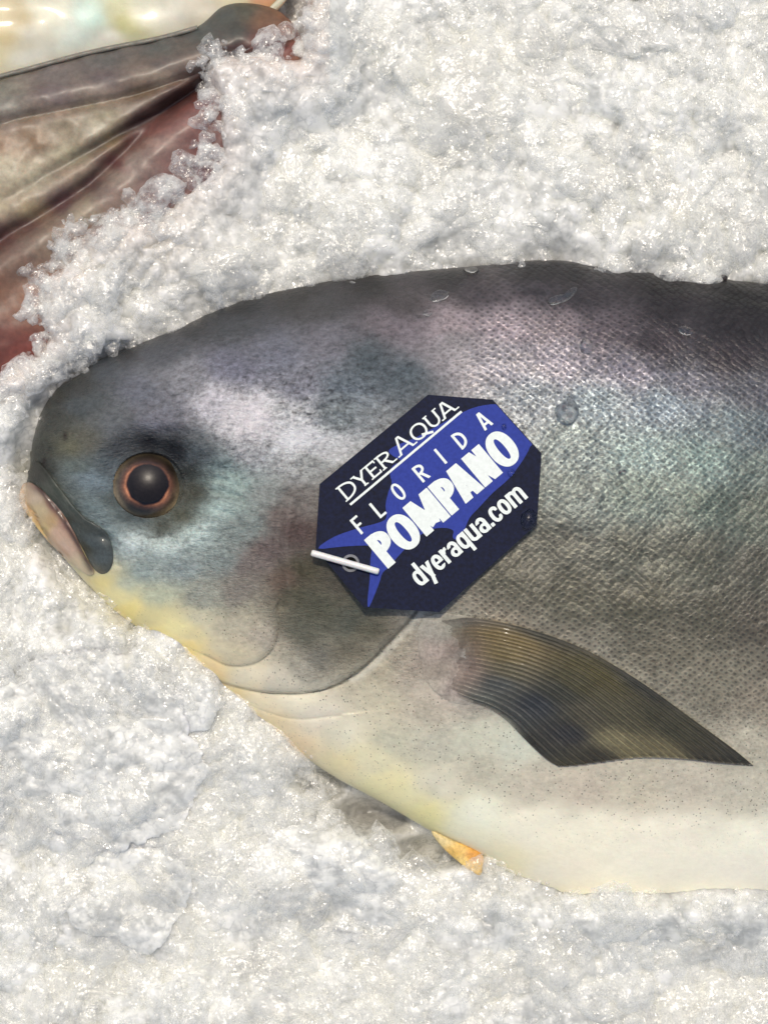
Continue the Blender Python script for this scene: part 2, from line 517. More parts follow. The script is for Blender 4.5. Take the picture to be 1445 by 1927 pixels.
def body_relief(X, Y, t):
    edge = 1 - np.abs(t) ** 6
    r = np.hypot((X - EYE[0]) / 1.06, Y - EYE[1])
    h = -26 * np.exp(-((r - 62) / 30.0) ** 2) - 16 * (r < 62)
    h += 9 * np.exp(-((r - 125) / 22.0) ** 2) * sstep(-0.2, 1, -(Y - EYE[1]) / (r + 1))          # brow
    h += 8 * np.exp(-((r - 128) / 24.0) ** 2) * sstep(-0.1, 1, (X - EYE[0] + (Y - EYE[1])) / (r + 1))
    for C, amp, ww in ((PREOP[22:], 10, 22), (OPERC, 15, 20), (BRANCH, 6, 16)):
        d, s = seg_dist(X, Y, C)
        d = d + 3 * fbm(X, Y, 40, 77, 3); d = np.abs(d); amp = amp * (sstep(1070, 1190, Y) if ww == 22 else 1.0); inn = np.exp(-d / (ww * 3.0)) * (s > 0) * (1 - np.exp(-d / 6.0))
        out = -np.exp(-d / (ww * 0.45))
        h += amp * inn * 0.7 + amp * 0.6 * out
    h += 8 * fbm(X, Y, 160, 3, 3) + 1.3 * fbm(X, Y, 22, 5, 3)
    # wrinkles of the skin behind the eye and on the gill cover
    for C, amp, wd in ((((415, 880), (445, 892), (458, 915)), 7, 5), (((400, 925), (432, 930), (462, 945)), 7, 5), (((405, 960), (430, 966), (455, 985)), 5, 5), (((398, 900), (430, 905)), 5, 4),
                       (((532, 930), (522, 1000), (520, 1070), (530, 1140)), 9, 7), (((566, 940), (556, 1010), (560, 1100)), 9, 7), (((492, 985), (470, 1040), (462, 1080)), 6, 7), (((505, 960), (498, 1040), (505, 1100)), 5, 6),
                       (((590, 770), (650, 760), (700, 768)), 6, 5), (((600, 800), (660, 790)), 5, 5), (((630, 735), (690, 742), (720, 765)), 5, 5), (((560, 880), (590, 850)), 5, 5), (((300, 812), (360, 815), (420, 840), (450, 870)), 8, 7)):
        d, s = seg_dist(X, Y, smooth_poly(C, 4))
        d = d + 5 * fbm(X, Y, 26, 78, 3); amp = amp * 0.42; wd = wd * 1.1
        h -= amp * np.exp(-(d / wd) ** 2) - 0.5 * amp * np.exp(-((d - wd * 2.2) / wd) ** 2)
    # groove behind the upper jaw
    d, s = seg_dist(X, Y, smooth_poly([(78, 905), (120, 960), (165, 1000), (205, 1015), (222, 1060)], 5))
    h -= 10 * np.exp(-(d / 9.0) ** 2)
    # dorsal fin groove
    d, s = seg_dist(X, Y, [(1130, 505), (1300, 540), (1500, 580)])
    h -= 8 * np.exp(-(d / 9.0) ** 2)
    # hollow where the pectoral fin is set in
    d = np.hypot((X - 850) / 1.2, Y - 1250)
    h -= 8 * np.exp(-(d / 60.0) ** 2)
    return h * np.clip(edge, 0, 1)

NU, NV, NL = 800, 560, 16
BX, BY, BH, XX, YY, HH, BF = loft_body(PAIRS, NU, NV, NL, body_h, body_relief)

# height lookup of what lies above the ice
GS = 4
HM = np.full((600, 560), -1e3)           # rows y from -200, columns x from -200
def splat(X, Y, H):
    i = ((Y + 200) // GS).astype(int); j = ((X + 200) // GS).astype(int)
    ok = (i >= 0) & (i < HM.shape[0]) & (j >= 0) & (j < HM.shape[1])
    np.maximum.at(HM, (i[ok], j[ok]), H[ok])
splat(BX, BY, BH)
def surf(x, y):
    fx = (np.asarray(x, float) + 200) / GS - 0.5; fy = (np.asarray(y, float) + 200) / GS - 0.5
    j = np.clip(np.floor(fx).astype(int), 0, HM.shape[1] - 2); i = np.clip(np.floor(fy).astype(int), 0, HM.shape[0] - 2)
    a = np.clip(fx - j, 0, 1); b_ = np.clip(fy - i, 0, 1)
    return (HM[i, j] * (1 - a) + HM[i, j + 1] * a) * (1 - b_) + (HM[i + 1, j] * (1 - a) + HM[i + 1, j + 1] * a) * b_

# skin colour with highlights and brow shadow painted in: x, y, r, g, b (sRGB)
SKIN = [
 # back
 (100,740,58,58,50),(150,712,62,64,62),(250,660,66,68,70),(350,620,66,68,72),(450,580,66,68,70),(560,550,66,66,66),(700,535,66,64,64),(850,520,62,60,62),
 (1000,505,56,54,56),(1100,505,50,48,50),(1250,530,46,44,46),(1400,550,44,42,44),(1560,570,44,42,44),(1750,640,50,48,50),
 (300,670,84,88,96),(450,625,88,92,98),(600,580,92,92,96),(750,560,98,92,96),(900,550,100,92,98),(1000,545,88,82,90),(1100,555,78,72,78),(1250,580,62,56,60),(1400,610,58,52,56),
 # pink band, its highlight painted into the colour
 (620,640,128,128,140),(740,610,142,132,142),(850,605,184,168,176),(950,608,190,174,182),(1050,610,160,146,152),(1150,620,130,118,126),(1250,640,98,88,94),(1380,670,76,68,74),
 (850,660,150,146,152),(950,670,152,148,156),(1060,670,148,142,152),(1180,690,128,124,136),(1300,710,104,104,114),(1420,740,84,86,94),
 # blue grey flank
 (700,680,86,98,106),(760,710,82,94,102),(660,720,104,116,126),(1000,740,126,134,140),(1120,760,128,142,148),(1250,770,118,132,142),(1380,800,92,108,114),(1440,820,84,98,104),
 (1080,840,120,132,130),(1200,850,118,138,136),(1330,860,104,126,122),(1430,880,86,102,98),
 (1080,930,108,118,112),(1200,940,104,118,110),(1330,950,92,106,96),(1430,970,80,90,80),
 # olive flank
 (1050,1020,98,98,86),(1180,1030,92,94,82),(1300,1050,84,86,74),(1430,1070,78,78,68),(960,1090,92,90,76),(1080,1110,92,90,76),(1200,1130,90,88,74),(1320,1160,86,84,72),(1430,1180,84,80,70),
 (1250,1220,104,100,86),(1350,1280,110,106,92),(1430,1320,118,112,98),(1430,1420,150,146,130),
 # head
 (200,700,80,86,92),(260,740,100,104,116),(350,715,130,132,140),(440,690,118,120,138),(520,660,120,124,140),(560,720,128,130,142),
 (300,790,110,112,124),(400,760,182,180,188),(470,790,214,210,214),(540,780,184,186,188),(560,830,214,216,220),(620,850,190,192,194),(640,780,118,128,132),(600,880,146,150,148),  # bright samples paint the head's silvery highlight into the skin
 (150,760,72,80,84),(110,790,66,68,62),(90,840,58,60,52),(75,880,52,54,48),(130,830,96,96,74),(165,820,94,94,82),(200,800,92,98,104),
 (150,880,92,104,100),(110,930,86,92,84),(140,950,92,102,98),(170,900,110,130,140),(180,950,104,122,124),(200,980,116,134,136),
 (210,870,86,98,104),(215,1000,128,146,146),(230,840,70,74,78),(280,835,26,28,34),(330,850,28,30,36),(350,890,46,50,48),(360,930,74,74,62),(345,970,78,80,64),(300,992,66,70,60),(240,970,70,82,84),(225,930,74,84,82),  # near-black samples paint the brow's shadow above the eye
 (250,1020,172,188,186),(310,1025,180,196,190),(370,1003,176,196,190),(412,960,158,182,176),(432,910,148,172,166),(420,870,108,130,132),(380,850,80,90,96),(460,850,150,152,156),
 (270,1070,142,156,152),(340,1070,138,150,148),(410,1040,132,144,140),(450,990,128,140,136),(500,920,134,140,136),(560,930,122,116,110),(530,980,116,104,98),
 (470,1060,122,112,106),(500,1040,108,94,90),(560,1010,92,74,70),(530,1100,104,88,76),(440,1110,130,124,114),(380,1120,146,148,136),(300,1120,166,170,146),(240,1090,166,172,152),
 (570,1080,78,74,56),(600,1140,80,80,66),(660,1160,80,82,72),(700,1190,86,84,70),(570,1180,88,88,76),(600,1240,106,104,94),(660,1230,98,94,80),(560,1130,82,80,64),(640,1080,80,76,66),
 (370,1170,178,174,150),(440,1180,164,158,138),(490,1200,158,150,134),(430,1225,176,168,142),(350,1205,190,180,140),(290,1170,196,186,138),
 # yellow throat, white belly
 (190,1090,206,190,126),(240,1150,222,204,130),(290,1195,226,206,130),(340,1225,220,198,130),(390,1265,214,192,144),(330,1180,214,204,150),(220,1110,206,196,142),(160,1060,190,180,140),(120,1040,196,172,124),
 (460,1275,196,188,164),(520,1280,180,174,156),(560,1320,196,190,168),(480,1320,208,196,164),(440,1310,214,192,138),(500,1360,204,186,146),(560,1400,210,188,150),(600,1340,190,184,166),(560,1260,146,142,128),
 (700,1260,164,156,134),(760,1210,150,142,124),(700,1320,170,164,142),(640,1380,190,186,164),(640,1440,206,194,152),(740,1400,166,164,144),(800,1330,156,150,134),(820,1260,140,130,116),(790,1190,150,146,134),(850,1190,138,136,122),(820,1225,164,150,138),(850,1230,126,112,100),(865,1262,172,156,142),(880,1240,150,150,140),(850,1290,158,146,136),(890,1300,130,126,116),(800,1290,166,158,142),(900,1215,120,104,72),
 (720,1480,208,200,154),(800,1540,206,198,144),(700,1430,194,188,156),(820,1470,182,178,158),(820,1400,158,156,140),(900,1390,170,170,152),(960,1400,170,172,156),
 (900,1450,164,160,142),(1000,1480,160,154,138),(1100,1490,162,154,138),(1200,1490,164,158,140),(1300,1480,162,156,140),(1400,1500,160,156,140),
 (900,1540,196,196,176),(1000,1560,200,196,176),(1100,1560,198,194,174),(1250,1560,196,192,174),(1400,1570,192,190,172),
 (880,1600,208,204,176),(960,1620,214,206,172),(1050,1640,218,212,190),(1200,1640,216,212,192),(1400,1640,214,210,192),(1560,1620,200,200,188),
]
def body_color(X, Y):
    c = paint(X, Y, SKIN)
    m = fbm(X, Y, 45, 90, 4)
    c = c * (1 + 0.12 * m)[..., None]
    lum_ = c.mean(-1, keepdims=True); nb_ = (0.20 * (1 - sstep(1000, 1150, Y)))[..., None]
    c = (c * (1 - nb_) + lum_ * nb_) * (1 + nb_ * np.array([0.10, 0.03, -0.10]))
    # thin brown line along gill margins paints their dark slits and soft shadow
    for C, a, wd in ((PREOP[20:], 0.35, 2.2), (OPERC, 0.55, 3.0), (BRANCH, 0.22, 2.0)):
        d, s = seg_dist(X, Y, C)
        k = a * np.exp(-(d / wd) ** 2) * (sstep(1120, 1220, Y) if wd == 2.2 else 1.0)
        c = c * (1 - k)[..., None] + s2l((70, 62, 50)) * k[..., None]
    d, s = seg_dist(X, Y, OPERC[2:22])
    k = 0.4 * np.exp(-((d - 9) / 7.0) ** 2) * (s < 0)
    c = c * (1 - k)[..., None] + s2l((196, 196, 184)) * k[..., None]
    # nostril
    for (nx, ny, a, b_) in ((123, 820, 4, 9), (84, 868, 5, 8)):
        k = np.exp(-(((X - nx) / a) ** 2 + ((Y - ny) / b_) ** 2))
        c = c * (1 - 0.9 * k)[..., None] + s2l((30, 18, 16)) * (0.9 * k)[..., None]
    return c
PIG = (0.48 + 0.20 * sstep(640, 760, BY) + 0.36 * sstep(560, 700, BY + 0.5 * np.maximum(0, BX - 1050) * (BY < 700) * -1.0) + 0.47 * sstep(1060, 1400, BY + 0.30 * np.maximum(0, 700 - BX)) + 0.25 * sstep(1480, 1600, BY))[..., None]
cc = np.zeros((NU, NV + NL, 3)); cc[:, :NV] = body_color(BX, BY) * PIG
cc[:, :NV] *= np.minimum(1, 0.90 / cc[:, :NV].max(-1, keepdims=True))
cc[:, NV:] = s2l((190, 186, 170))
mk = np.zeros((NU, NV + NL, 3))
scl = sstep(640, 860, BX + 0.35 * (1000 - BY)) * (1 - sstep(1250, 1470, BY)) * sstep(-60, 120, (BX - 800) - 0.9 * (BY - 1180) * (BY > 1180)) * (1 - sstep(0, 1, (740 - BX) / 60.0))
d, s = seg_dist(BX, BY, OPERC)
mk[:, :NV, 0] = np.clip(scl, 0, 1)
spk = sstep(1060, 1200, BY) * (1 - sstep(1440, 1640, BY)) * (BX > 250)
mk[:, :NV, 1] = 0.75 * spk * (1 - sstep(-110, -20, BY - (1190 + 0.72 * (BX - 320)) ))  + 0.35 * spk
mk[:, :NV, 1] = np.clip(mk[:, :NV, 1], 0, 0.8)
lum = cc[:, :NV].mean(-1)
silver = 0.75 * np.exp(-(((BX - 520) / 230.0) ** 2 + ((BY - 790) / 120.0) ** 2)) + 0.62 * np.exp(-(((BX - 1080) / 360.0) ** 2 + ((BY - 720) / 170.0) ** 2)) + 0.4 * np.exp(-(((BX - 1200) / 300.0) ** 2 + ((BY - 950) / 200.0) ** 2))
silver = silver + 0.4 * np.exp(-(((BX - 340) / 130.0) ** 2 + ((BY - 1020) / 50.0) ** 2))
mk[:, :NV, 2] = np.clip(silver, 0, 0.85)

pompano = thing("pompano", "silver-grey whole fish with yellow throat lying in crushed ice, tag on its cheek", "fish", loc=(0, 0, 0))
me = mesh_from("pompano_body", W(XX, YY, HH).reshape(-1, 3), BF)
set_color(me, "pigment", cc.reshape(-1, 3)); set_color(me, "mask", mk.reshape(-1, 3))
link("body", me, M_SKIN, pompano)

# ---------------------------------------------------------------- generic rounded pieces
def star_piece(outline, top, edge_z, nr=14, na=64, center=None, rough=0.0, seed=1, bottom=None, power=2.2, tilt=(0, 0), jag=0.0, detail=None):
    """rounded slab over a star-shaped outline; top/edge_z may be functions of (x,y)"""
    P = smooth_poly(outline, 6, True)
    c = P.mean(0) if center is None else np.array(center, float)
    L = np.concatenate([[0], np.cumsum(np.linalg.norm(np.diff(np.vstack([P, P[:1]]), axis=0), axis=1))])
    s = np.linspace(0, L[-1], na, endpoint=False)
    Pc = np.vstack([P, P[:1]])
    B = np.stack([np.interp(s, L, Pc[:, i]) for i in (0, 1)], 1)
    if jag:
        dv = B - c; dl = np.linalg.norm(dv, axis=1)
        B = B + dv / dl[:, None] * (jag * (fbm(B[:, 0], B[:, 1], 55, seed + 300, 4) + 0.4 * fbm(B[:, 0], B[:, 1], 14, seed + 320, 2)))[:, None]
    r = np.sin(np.linspace(0, math.pi / 2, nr))[1:]
    X = c[0] + (B[None, :, 0] - c[0]) * r[:, None]; Y = c[1] + (B[None, :, 1] - c[1]) * r[:, None]
    X = np.concatenate([[c[0]], X.ravel()]); Y = np.concatenate([[c[1]], Y.ravel()])
    R = np.concatenate([[0], np.repeat(r, na)])
    ez = edge_z(X, Y) if callable(edge_z) else edge_z
    prof = np.maximum(1 - R ** power, 0) ** 0.5
    Z = ez + top * prof + tilt[0] * (X - c[0]) + tilt[1] * (Y - c[1])
    if rough: Z = Z + rough * fbm(X, Y, 30, seed, 4) * (0.3 + prof)
    if detail is not None: Z = Z + detail(X, Y) * prof
    n = len(X)
    bz = -(top * 0.8) if bottom is None else bottom
    Zb = ez + bz * prof + tilt[0] * (X - c[0]) + tilt[1] * (Y - c[1])
    keep = R < 0.999
    XA = np.concatenate([X, X]); YA = np.concatenate([Y, Y]); ZA = np.concatenate([Z, Zb])
    tri, quad = [], []
    for a in range(na):
        b_ = (a + 1) % na
        tri.append((0, 1 + a, 1 + b_)); tri.append((n, n + 1 + b_, n + 1 + a))
    m = nr - 2
    for k_ in range(m):
        for a in range(na):
            b_ = (a + 1) % na
            q = (1 + k_ * na + a, 1 + (k_ + 1) * na + a, 1 + (k_ + 1) * na + b_, 1 + k_ * na + b_)
            quad.append(q)
            quad.append(tuple(n + v for v in q[::-1]))
    # weld the rim: bottom rim uses the top rim's vertices
    rim0 = 1 + m * na
    rimset = {n + rim0 + a: rim0 + a for a in range(na)}
    fix = lambda f: tuple(rimset.get(v, v) for v in f)
    tri = np.array([fix(f) for f in tri])[:, ::-1]; quad = np.array([fix(f) for f in quad])[:, ::-1]
    return XA, YA, ZA, [tri, quad]

def piece(name, outline, top, edge_z, mat, parent=None, color=None, **kw):
    props = kw.pop('props', {})
    X, Y, Z, F = star_piece(outline, top, edge_z, **kw)
    me = mesh_from(name, W(X, Y, Z), F)
    if color is not None:
        c = color(X, Y, Z) if callable(color) else np.tile(s2l(color), (len(X), 1))
        set_color(me, "pigment", c); 
    set_color(me, "tint", np.ones((len(X), 3)))
    return link(name, me, mat, parent, **props)

# ---------------------------------------------------------------- mouth
M_LIP = painted_material("lip", 0.35, 0.3, 0.15, 0.2, 1.0)
def bs(off):
    return lambda x, y: np.maximum(surf(x, y), 6) + off
def jawcol(X, Y, Z):
    pts = [(45, 925, 196, 170, 140), (60, 935, 200, 178, 150), (75, 960, 206, 184, 140), (95, 985, 196, 160, 110), (100, 950, 150, 110, 96), (110, 1000, 206, 170, 146), (130, 1030, 204, 172, 148), (125, 985, 190, 150, 130), (155, 1060, 206, 186, 150), (80, 995, 204, 178, 118), (70, 915, 130, 100, 86)]
    c = paint(X, Y, pts, warp=6, soft=6)
    d, s = seg_dist(X, Y, smooth_poly([(64, 902), (84, 930), (112, 966), (138, 1008), (158, 1044), (172, 1072)], 5))
    k = 0.9 * np.exp(-(d / 7.0) ** 2)
    c = c * (1 - k)[..., None] + s2l((52, 32, 26)) * k[..., None]
    d, s = seg_dist(X, Y, smooth_poly([(52, 950), (78, 990), (104, 1020), (130, 1046)], 5))
    k = 0.45 * np.exp(-(d / 4.0) ** 2)
    return c * (1 - k)[..., None] + s2l((150, 104, 66)) * k[..., None]
piece("lower_jaw", [(42, 914), (58, 908), (90, 930), (120, 962), (140, 1000), (158, 1040), (178, 1075), (165, 1082), (132, 1058), (96, 1024), (62, 982), (38, 945)], 8,
      bs(2), M_LIP, pompano, jawcol, nr=16, na=90, center=(105, 990), rough=5)
def maxcol(X, Y, Z):
    pts = [(75, 890, 56, 56, 46), (100, 920, 84, 90, 78), (125, 960, 84, 92, 84), (150, 990, 78, 84, 78), (175, 1020, 88, 98, 98), (195, 1050, 100, 110, 110), (205, 1065, 96, 100, 92), (160, 1030, 66, 62, 40), (120, 980, 60, 56, 36), (185, 1075, 124, 118, 96)]
    return paint(X, Y, pts, warp=6, soft=6)
_mc = maxcol
maxcol = lambda X, Y, Z: _mc(X, Y, Z) * 0.62
piece("upper_jaw", [(66, 868), (82, 878), (104, 905), (130, 940), (158, 972), (190, 992), (208, 1016), (214, 1050), (206, 1074), (190, 1080), (174, 1066), (158, 1036), (138, 1000), (110, 960), (82, 925), (66, 895)], 8,
      bs(1), M_FIN, pompano, maxcol, nr=14, na=100, center=(140, 972), rough=4, bottom=-14)

# ---------------------------------------------------------------- eye
def dome(cx, cy, rx, ry, zc, hgt, nr=40, na=96):
    r = np.linspace(0, 1, nr)[1:]; a = np.linspace(0, 2 * math.pi, na, endpoint=False)
    R = np.concatenate([[0], np.repeat(r, na)]); A = np.concatenate([[0], np.tile(a, nr - 1)])
    X = cx + rx * R * np.cos(A); Y = cy + ry * R * np.sin(A)
    Z = zc + hgt * (1 - R ** 2)
    tri = [(0, 1 + (i + 1) % na, 1 + i) for i in range(na)]
    tri = np.array(tri)
    i = np.arange(nr - 2)[:, None]; j = np.arange(na)[None, :]; j2 = (j + 1) % na
    q = np.stack([1 + i * na + j, 1 + i * na + j2, 1 + (i + 1) * na + j2, 1 + (i + 1) * na + j], -1).reshape(-1, 4)
    return X, Y, Z, R, A, [tri, q]
ez = float(surf(EYE[0], EYE[1] - 75)) ; ez2 = float(surf(EYE[0] + 5, EYE[1] + 75))
eyez = 0.5 * (ez + ez2) - 12
X, Y, Z, R, A, F = dome(EYE[0], EYE[1], 68, 62, eyez, 30)
edge_noise = fbm(X, Y, 16, 21, 3)
d = np.hypot((X - 278) / 1.0, (Y - 912) / 0.97) + 2.5 * edge_noise
ring = [(0, (16, 14, 14)), (36, (20, 16, 16)), (38, (60, 30, 22)), (41, (168, 110, 76)), (45, (112, 74, 54)), (50, (92, 70, 54)), (54, (84, 70, 56)), (60, (104, 92, 72)), (64, (120, 106, 84)), (68, (50, 48, 40)), (80, (30, 32, 32))]
cs = np.stack([np.interp(d, [q[0] for q in ring], s2l(np.array([q[1] for q in ring]))[:, k_]) for k_ in range(3)], 1)
ang = np.arctan2(Y - EYE[1], X - EYE[0])
cop_glint = np.exp(-((ang - 0.6) / 0.7) ** 2) + np.exp(-((np.abs(ang) - 2.9) / 0.5) ** 2)  # copper glints painted on the iris, left and lower right
cs = cs * np.clip(1 + 1.1 * fbm(ang * 14, d * 0.6, 8, 29, 3), 0.3, 2)[:, None]
cs = cs * (0.32 + 1.05 * cop_glint * (d > 38) * (d < 66))[:, None]
me = mesh_from("eye", W(X, Y, Z), F); set_color(me, "pigment", cs)
eye = link("eye", me, M_EYE, pompano)
X, Y, Z, R, A, F = dome(278, 910, 37, 36, eyez + 21.5, 10, 16, 64)
Z = Z + 1.5
me = mesh_from("pupil", W(X, Y, Z), F)
pm = plain_material("pupil", (0.012, 0.009, 0.009), 0.36, 0.0, 0.4, spec=0.4)
link("pupil", me, pm, eye)

# ---------------------------------------------------------------- pectoral fin
UP = smooth_poly([(838, 1168), (900, 1163), (1000, 1185), (1100, 1222), (1200, 1280), (1300, 1352), (1375, 1408), (1413, 1441)], 8)
LO = smooth_poly([(838, 1300), (875, 1318), (915, 1332), (950, 1354), (980, 1384), (1008, 1412), (1030, 1432), (1048, 1443)], 8)
TR = smooth_poly([(1413, 1441), (1350, 1436), (1280, 1428), (1200, 1426), (1120, 1436), (1080, 1441), (1048, 1443)], 8)
def resamp(P, n):
    L = np.concatenate([[0], np.cumsum(np.linalg.norm(np.diff(P, axis=0), axis=1))]); s = np.linspace(0, L[-1], n)
    return np.stack([np.interp(s, L, P[:, i]) for i in (0, 1)], 1)
ns, ntt = 260, 90
U_, L_ = resamp(UP, ntt), resamp(LO, ntt)
T_ = resamp(TR, ns); Bs = resamp(smooth_poly([(838, 1168), (858, 1210), (862, 1255), (838, 1300)], 8), ns)
S = np.linspace(0, 1, ns)[:, None, None]; T = np.linspace(0, 1, ntt)[None, :, None]
# Coons patch: base / trailing edge / upper edge / lower edge
FP = (1 - S) * U_[None] + S * L_[None] + (1 - T) * Bs[:, None] + T * T_[:, None] - ((1 - S) * (1 - T) * Bs[0] + (1 - S) * T * T_[0] + S * (1 - T) * Bs[-1] + S * T * T_[-1])
# let trailing margin fray slightly
NR = 21
sv = np.linspace(0, 1, ns)
ripple = np.cos(sv * NR * 2 * math.pi)
FX, FY = FP[..., 0], FP[..., 1]
tt = np.linspace(0, 1, ntt)[None, :]
FX = FX + (tt ** 8) * 4 * ripple[:, None] + (1 - tt) ** 6 * 14 * fbm(sv[:, None] * 300, 0 * sv[:, None], 30, 12, 3)
FZ = surf(FX, FY) + 3 + 10 * np.sin(tt * math.pi * 0.85) * np.sin(np.clip(sv, 0, 1) * math.pi)[:, None] ** 0.6 + 0.5 * ripple[:, None] * sstep(0.0, 0.3, tt)
FST = [(0,0,96,92,84),(30,0,58,56,44),(60,0,50,50,42),(100,0,56,54,44),
 (0,12,124,108,84),(20,12,112,96,58),(50,12,80,74,44),(80,12,64,62,46),(100,12,62,58,46),
 (0,24,134,116,98),(20,24,112,98,62),(50,24,74,70,46),(75,24,82,78,58),(95,24,116,108,80),
 (0,34,134,116,104),(25,34,92,86,64),(50,34,60,60,50),(70,34,76,72,56),(86,34,126,118,88),(98,34,118,110,80),
 (0,45,140,124,112),(25,45,78,80,76),(50,45,52,55,58),(75,45,46,46,46),(95,45,60,56,44),
 (0,60,150,138,124),(25,60,96,98,90),(50,60,72,74,70),(80,60,58,56,48),(100,60,70,66,50)]
TT2 = tt + 0 * sv[:, None]; SS2 = sv[:, None] + 0 * tt
fc = paint(TT2 * 100, SS2 * 60, FST, warp=1.5, soft=3.0, seed=55)
rip2 = np.cos(sv * NR * 4 * math.pi)[:, None] * sstep(0.3, 0.6, tt)
fc = fc * (0.92 + 0.16 * np.sign(ripple) * np.abs(ripple) ** 0.5)[:, None, None] * (1 + 0.14 * rip2)[..., None] * (1 + 0.12 * fbm(FX, FY, 18, 88, 3))[..., None]
falpha = 1 - 0.75 * sstep(0.90, 1.0, SS2) * (1 - sstep(0.5, 0.9, TT2)) - 0.6 * sstep(0.955, 1.0, TT2) * (0.5 + 0.5 * ripple[:, None] * -1) - 0.7 * (1 - sstep(0.0, 0.12, TT2))
falpha = np.clip(falpha, 0.05, 1)
FZ = FZ + 0.5 * rip2
def sheet(X, Y, Z, th):
    """closed thin sheet from a grid: front and back, rim stitched"""
    a, b_ = X.shape
    V = np.concatenate([W(X, Y, Z).reshape(-1, 3), W(X, Y, Z - th).reshape(-1, 3)])
    F = grid_faces(a, b_); n = a * b_
    rim = [i * b_ for i in range(a)] + [(a - 1) * b_ + j for j in range(1, b_)] + [i * b_ + b_ - 1 for i in range(a - 2, -1, -1)] + [j for j in range(b_ - 2, 0, -1)]
    r2 = rim[1:] + rim[:1]
    Q = np.array([(p, q, q + n, p + n) for p, q in zip(rim, r2)])
    return V, [F[:, ::-1], F + n, Q[:, ::-1]]
V_, F_ = sheet(FX, FY, FZ, 3)
me = mesh_from("pectoral_fin", V_, F_)
set_color(me, "pigment", np.concatenate([fc.reshape(-1, 3)] * 2)); set_color(me, "membrane", np.repeat(np.concatenate([falpha.ravel()] * 2)[:, None], 3, 1))
M_MEMB = painted_material("fin_membrane", 0.55, 0.08, 0.05, 0.5, 1.6)
M_MEMB.node_tree.links.new(attr(M_MEMB.node_tree, "membrane", "Fac"), M_MEMB.node_tree.nodes["Principled BSDF"].inputs["Alpha"])
fin = link("pectoral_fin", me, M_MEMB, pompano)
# the rays, each its own tapering rod along the fin
for k_ in range(NR + 1):
    i = min(ns - 1, int(round(k_ / NR * (ns - 1))))
    if k_ in (0, NR): continue
    idx = np.linspace(8, ntt - 5, 22).astype(int)
    cx_, cy_, cz_ = FX[i, idx], FY[i, idx], FZ[i, idx]
    rad = np.linspace(1.1, 0.7, len(idx))
    dx = np.gradient(cx_); dy = np.gradient(cy_); L = np.hypot(dx, dy) + 1e-6
    nx, ny = -dy / L, dx / L
    rx = np.array([-1, -0.5, 0.5, 1]); rz = np.array([-0.3, 0.75, 0.75, -0.3])
    X = cx_[:, None] + nx[:, None] * rad[:, None] * rx; Y = cy_[:, None] + ny[:, None] * rad[:, None] * rx; Z = cz_[:, None] + rad[:, None] * rz
    me = mesh_from("fin_ray", W(X, Y, Z).reshape(-1, 3), grid_faces(len(idx), 4, True)[:, ::-1])
    cr = fc[i, idx] * 1.12
    set_color(me, "pigment", np.repeat(cr, 4, axis=0))
    link("fin_ray", me, M_FIN, fin)
# fleshy base of the fin
def basecol(X, Y, Z):
    return paint(X, Y, [(790, 1180, 150, 150, 140), (850, 1180, 128, 130, 120), (800, 1230, 158, 144, 130), (850, 1230, 136, 124, 112), (860, 1270, 164, 150, 138), (830, 1300, 150, 144, 134), (875, 1300, 120, 112, 106), (865, 1290, 190, 172, 156), (880, 1240, 150, 150, 146), (785, 1215, 148, 140, 126)], warp=14, soft=8)
def basecol(X, Y, Z):
    return body_color(X, Y) * 1.27 * (1 - 0.25 * np.exp(-((X - 862 + 0.3 * (Y - 1240)) / 6.0) ** 2))[..., None]
piece("fin_base", [(790, 1172), (820, 1158), (880, 1158), (915, 1180), (925, 1230), (915, 1290), (890, 1326), (846, 1322), (808, 1290), (790, 1235)], 3,
      bs(0), M_FIN, pompano, basecol, nr=30, na=120, rough=2, bottom=-9, seed=8, power=2.0, jag=6)

# yellow pelvic fin
def pelcol(X, Y, Z):
    return paint(X, Y, [(830, 1578, 216, 196, 140), (860, 1600, 220, 180, 96), (890, 1612, 206, 146, 62), (895, 1635, 222, 182, 84), (870, 1622, 226, 196, 120)], warp=5, soft=5)
piece("pelvic_fin", [(812, 1564), (850, 1580), (905, 1606), (908, 1630), (903, 1648), (888, 1642), (858, 1618), (830, 1592)], 7,
      lambda x, y: 24 + 0 * x, M_FIN, pompano, pelcol, nr=10, na=60, center=(868, 1606), rough=2)
# low dorsal ridge
for (x0, y0, x1, y1) in ((1245, 512, 1368, 524),):
    x0, y0 = 1320, 519
    piece("dorsal_spine", [(x0, y0 + 3), (x0 + 20, y0 - 4), (x1 - 10, y1 - 8), (x1, y1 - 3), (x1 - 6, y1 + 6), (x0 + 20, y0 + 12)], 6,
          lambda x, y: 14 + 0 * x, M_FIN, pompano, (50, 46, 46), nr=8, na=40)

# ---------------------------------------------------------------- the tag
ZS = 500 / 1445.0
def zoom2px(zx, zy): return 560 + zx * ZS, 720 + zy * ZS
ca, sa = math.cos(math.radians(40)), math.sin(math.radians(40))
def ab2px(a, b_):
    return zoom2px(a * ca + b_ * sa, -a * sa + b_ * ca)
def z2ab(zx, zy): return zx * ca - zy * sa, zx * sa + zy * ca
OCT = [(120, 552), (708, 66), (1060, 92), (1325, 385), (1300, 770), (770, 1248), (360, 1222), (98, 900)]
gx, gy = np.meshgrid(np.linspace(600, 1010, 40), np.linspace(745, 1150, 40))
tin = inside(gx, gy, [zoom2px(*p) for p in OCT])
gx, gy = gx[tin], gy[tin]; gz = surf(gx, gy)
Amat = np.stack([gx, gy, np.ones_like(gx)], 1)
coef = np.linalg.lstsq(Amat, gz, rcond=None)[0]
coef[2] += (gz - Amat @ coef).max() + 1.5
def tagz(x, y): return coef[0] * x + coef[1] * y + coef[2]

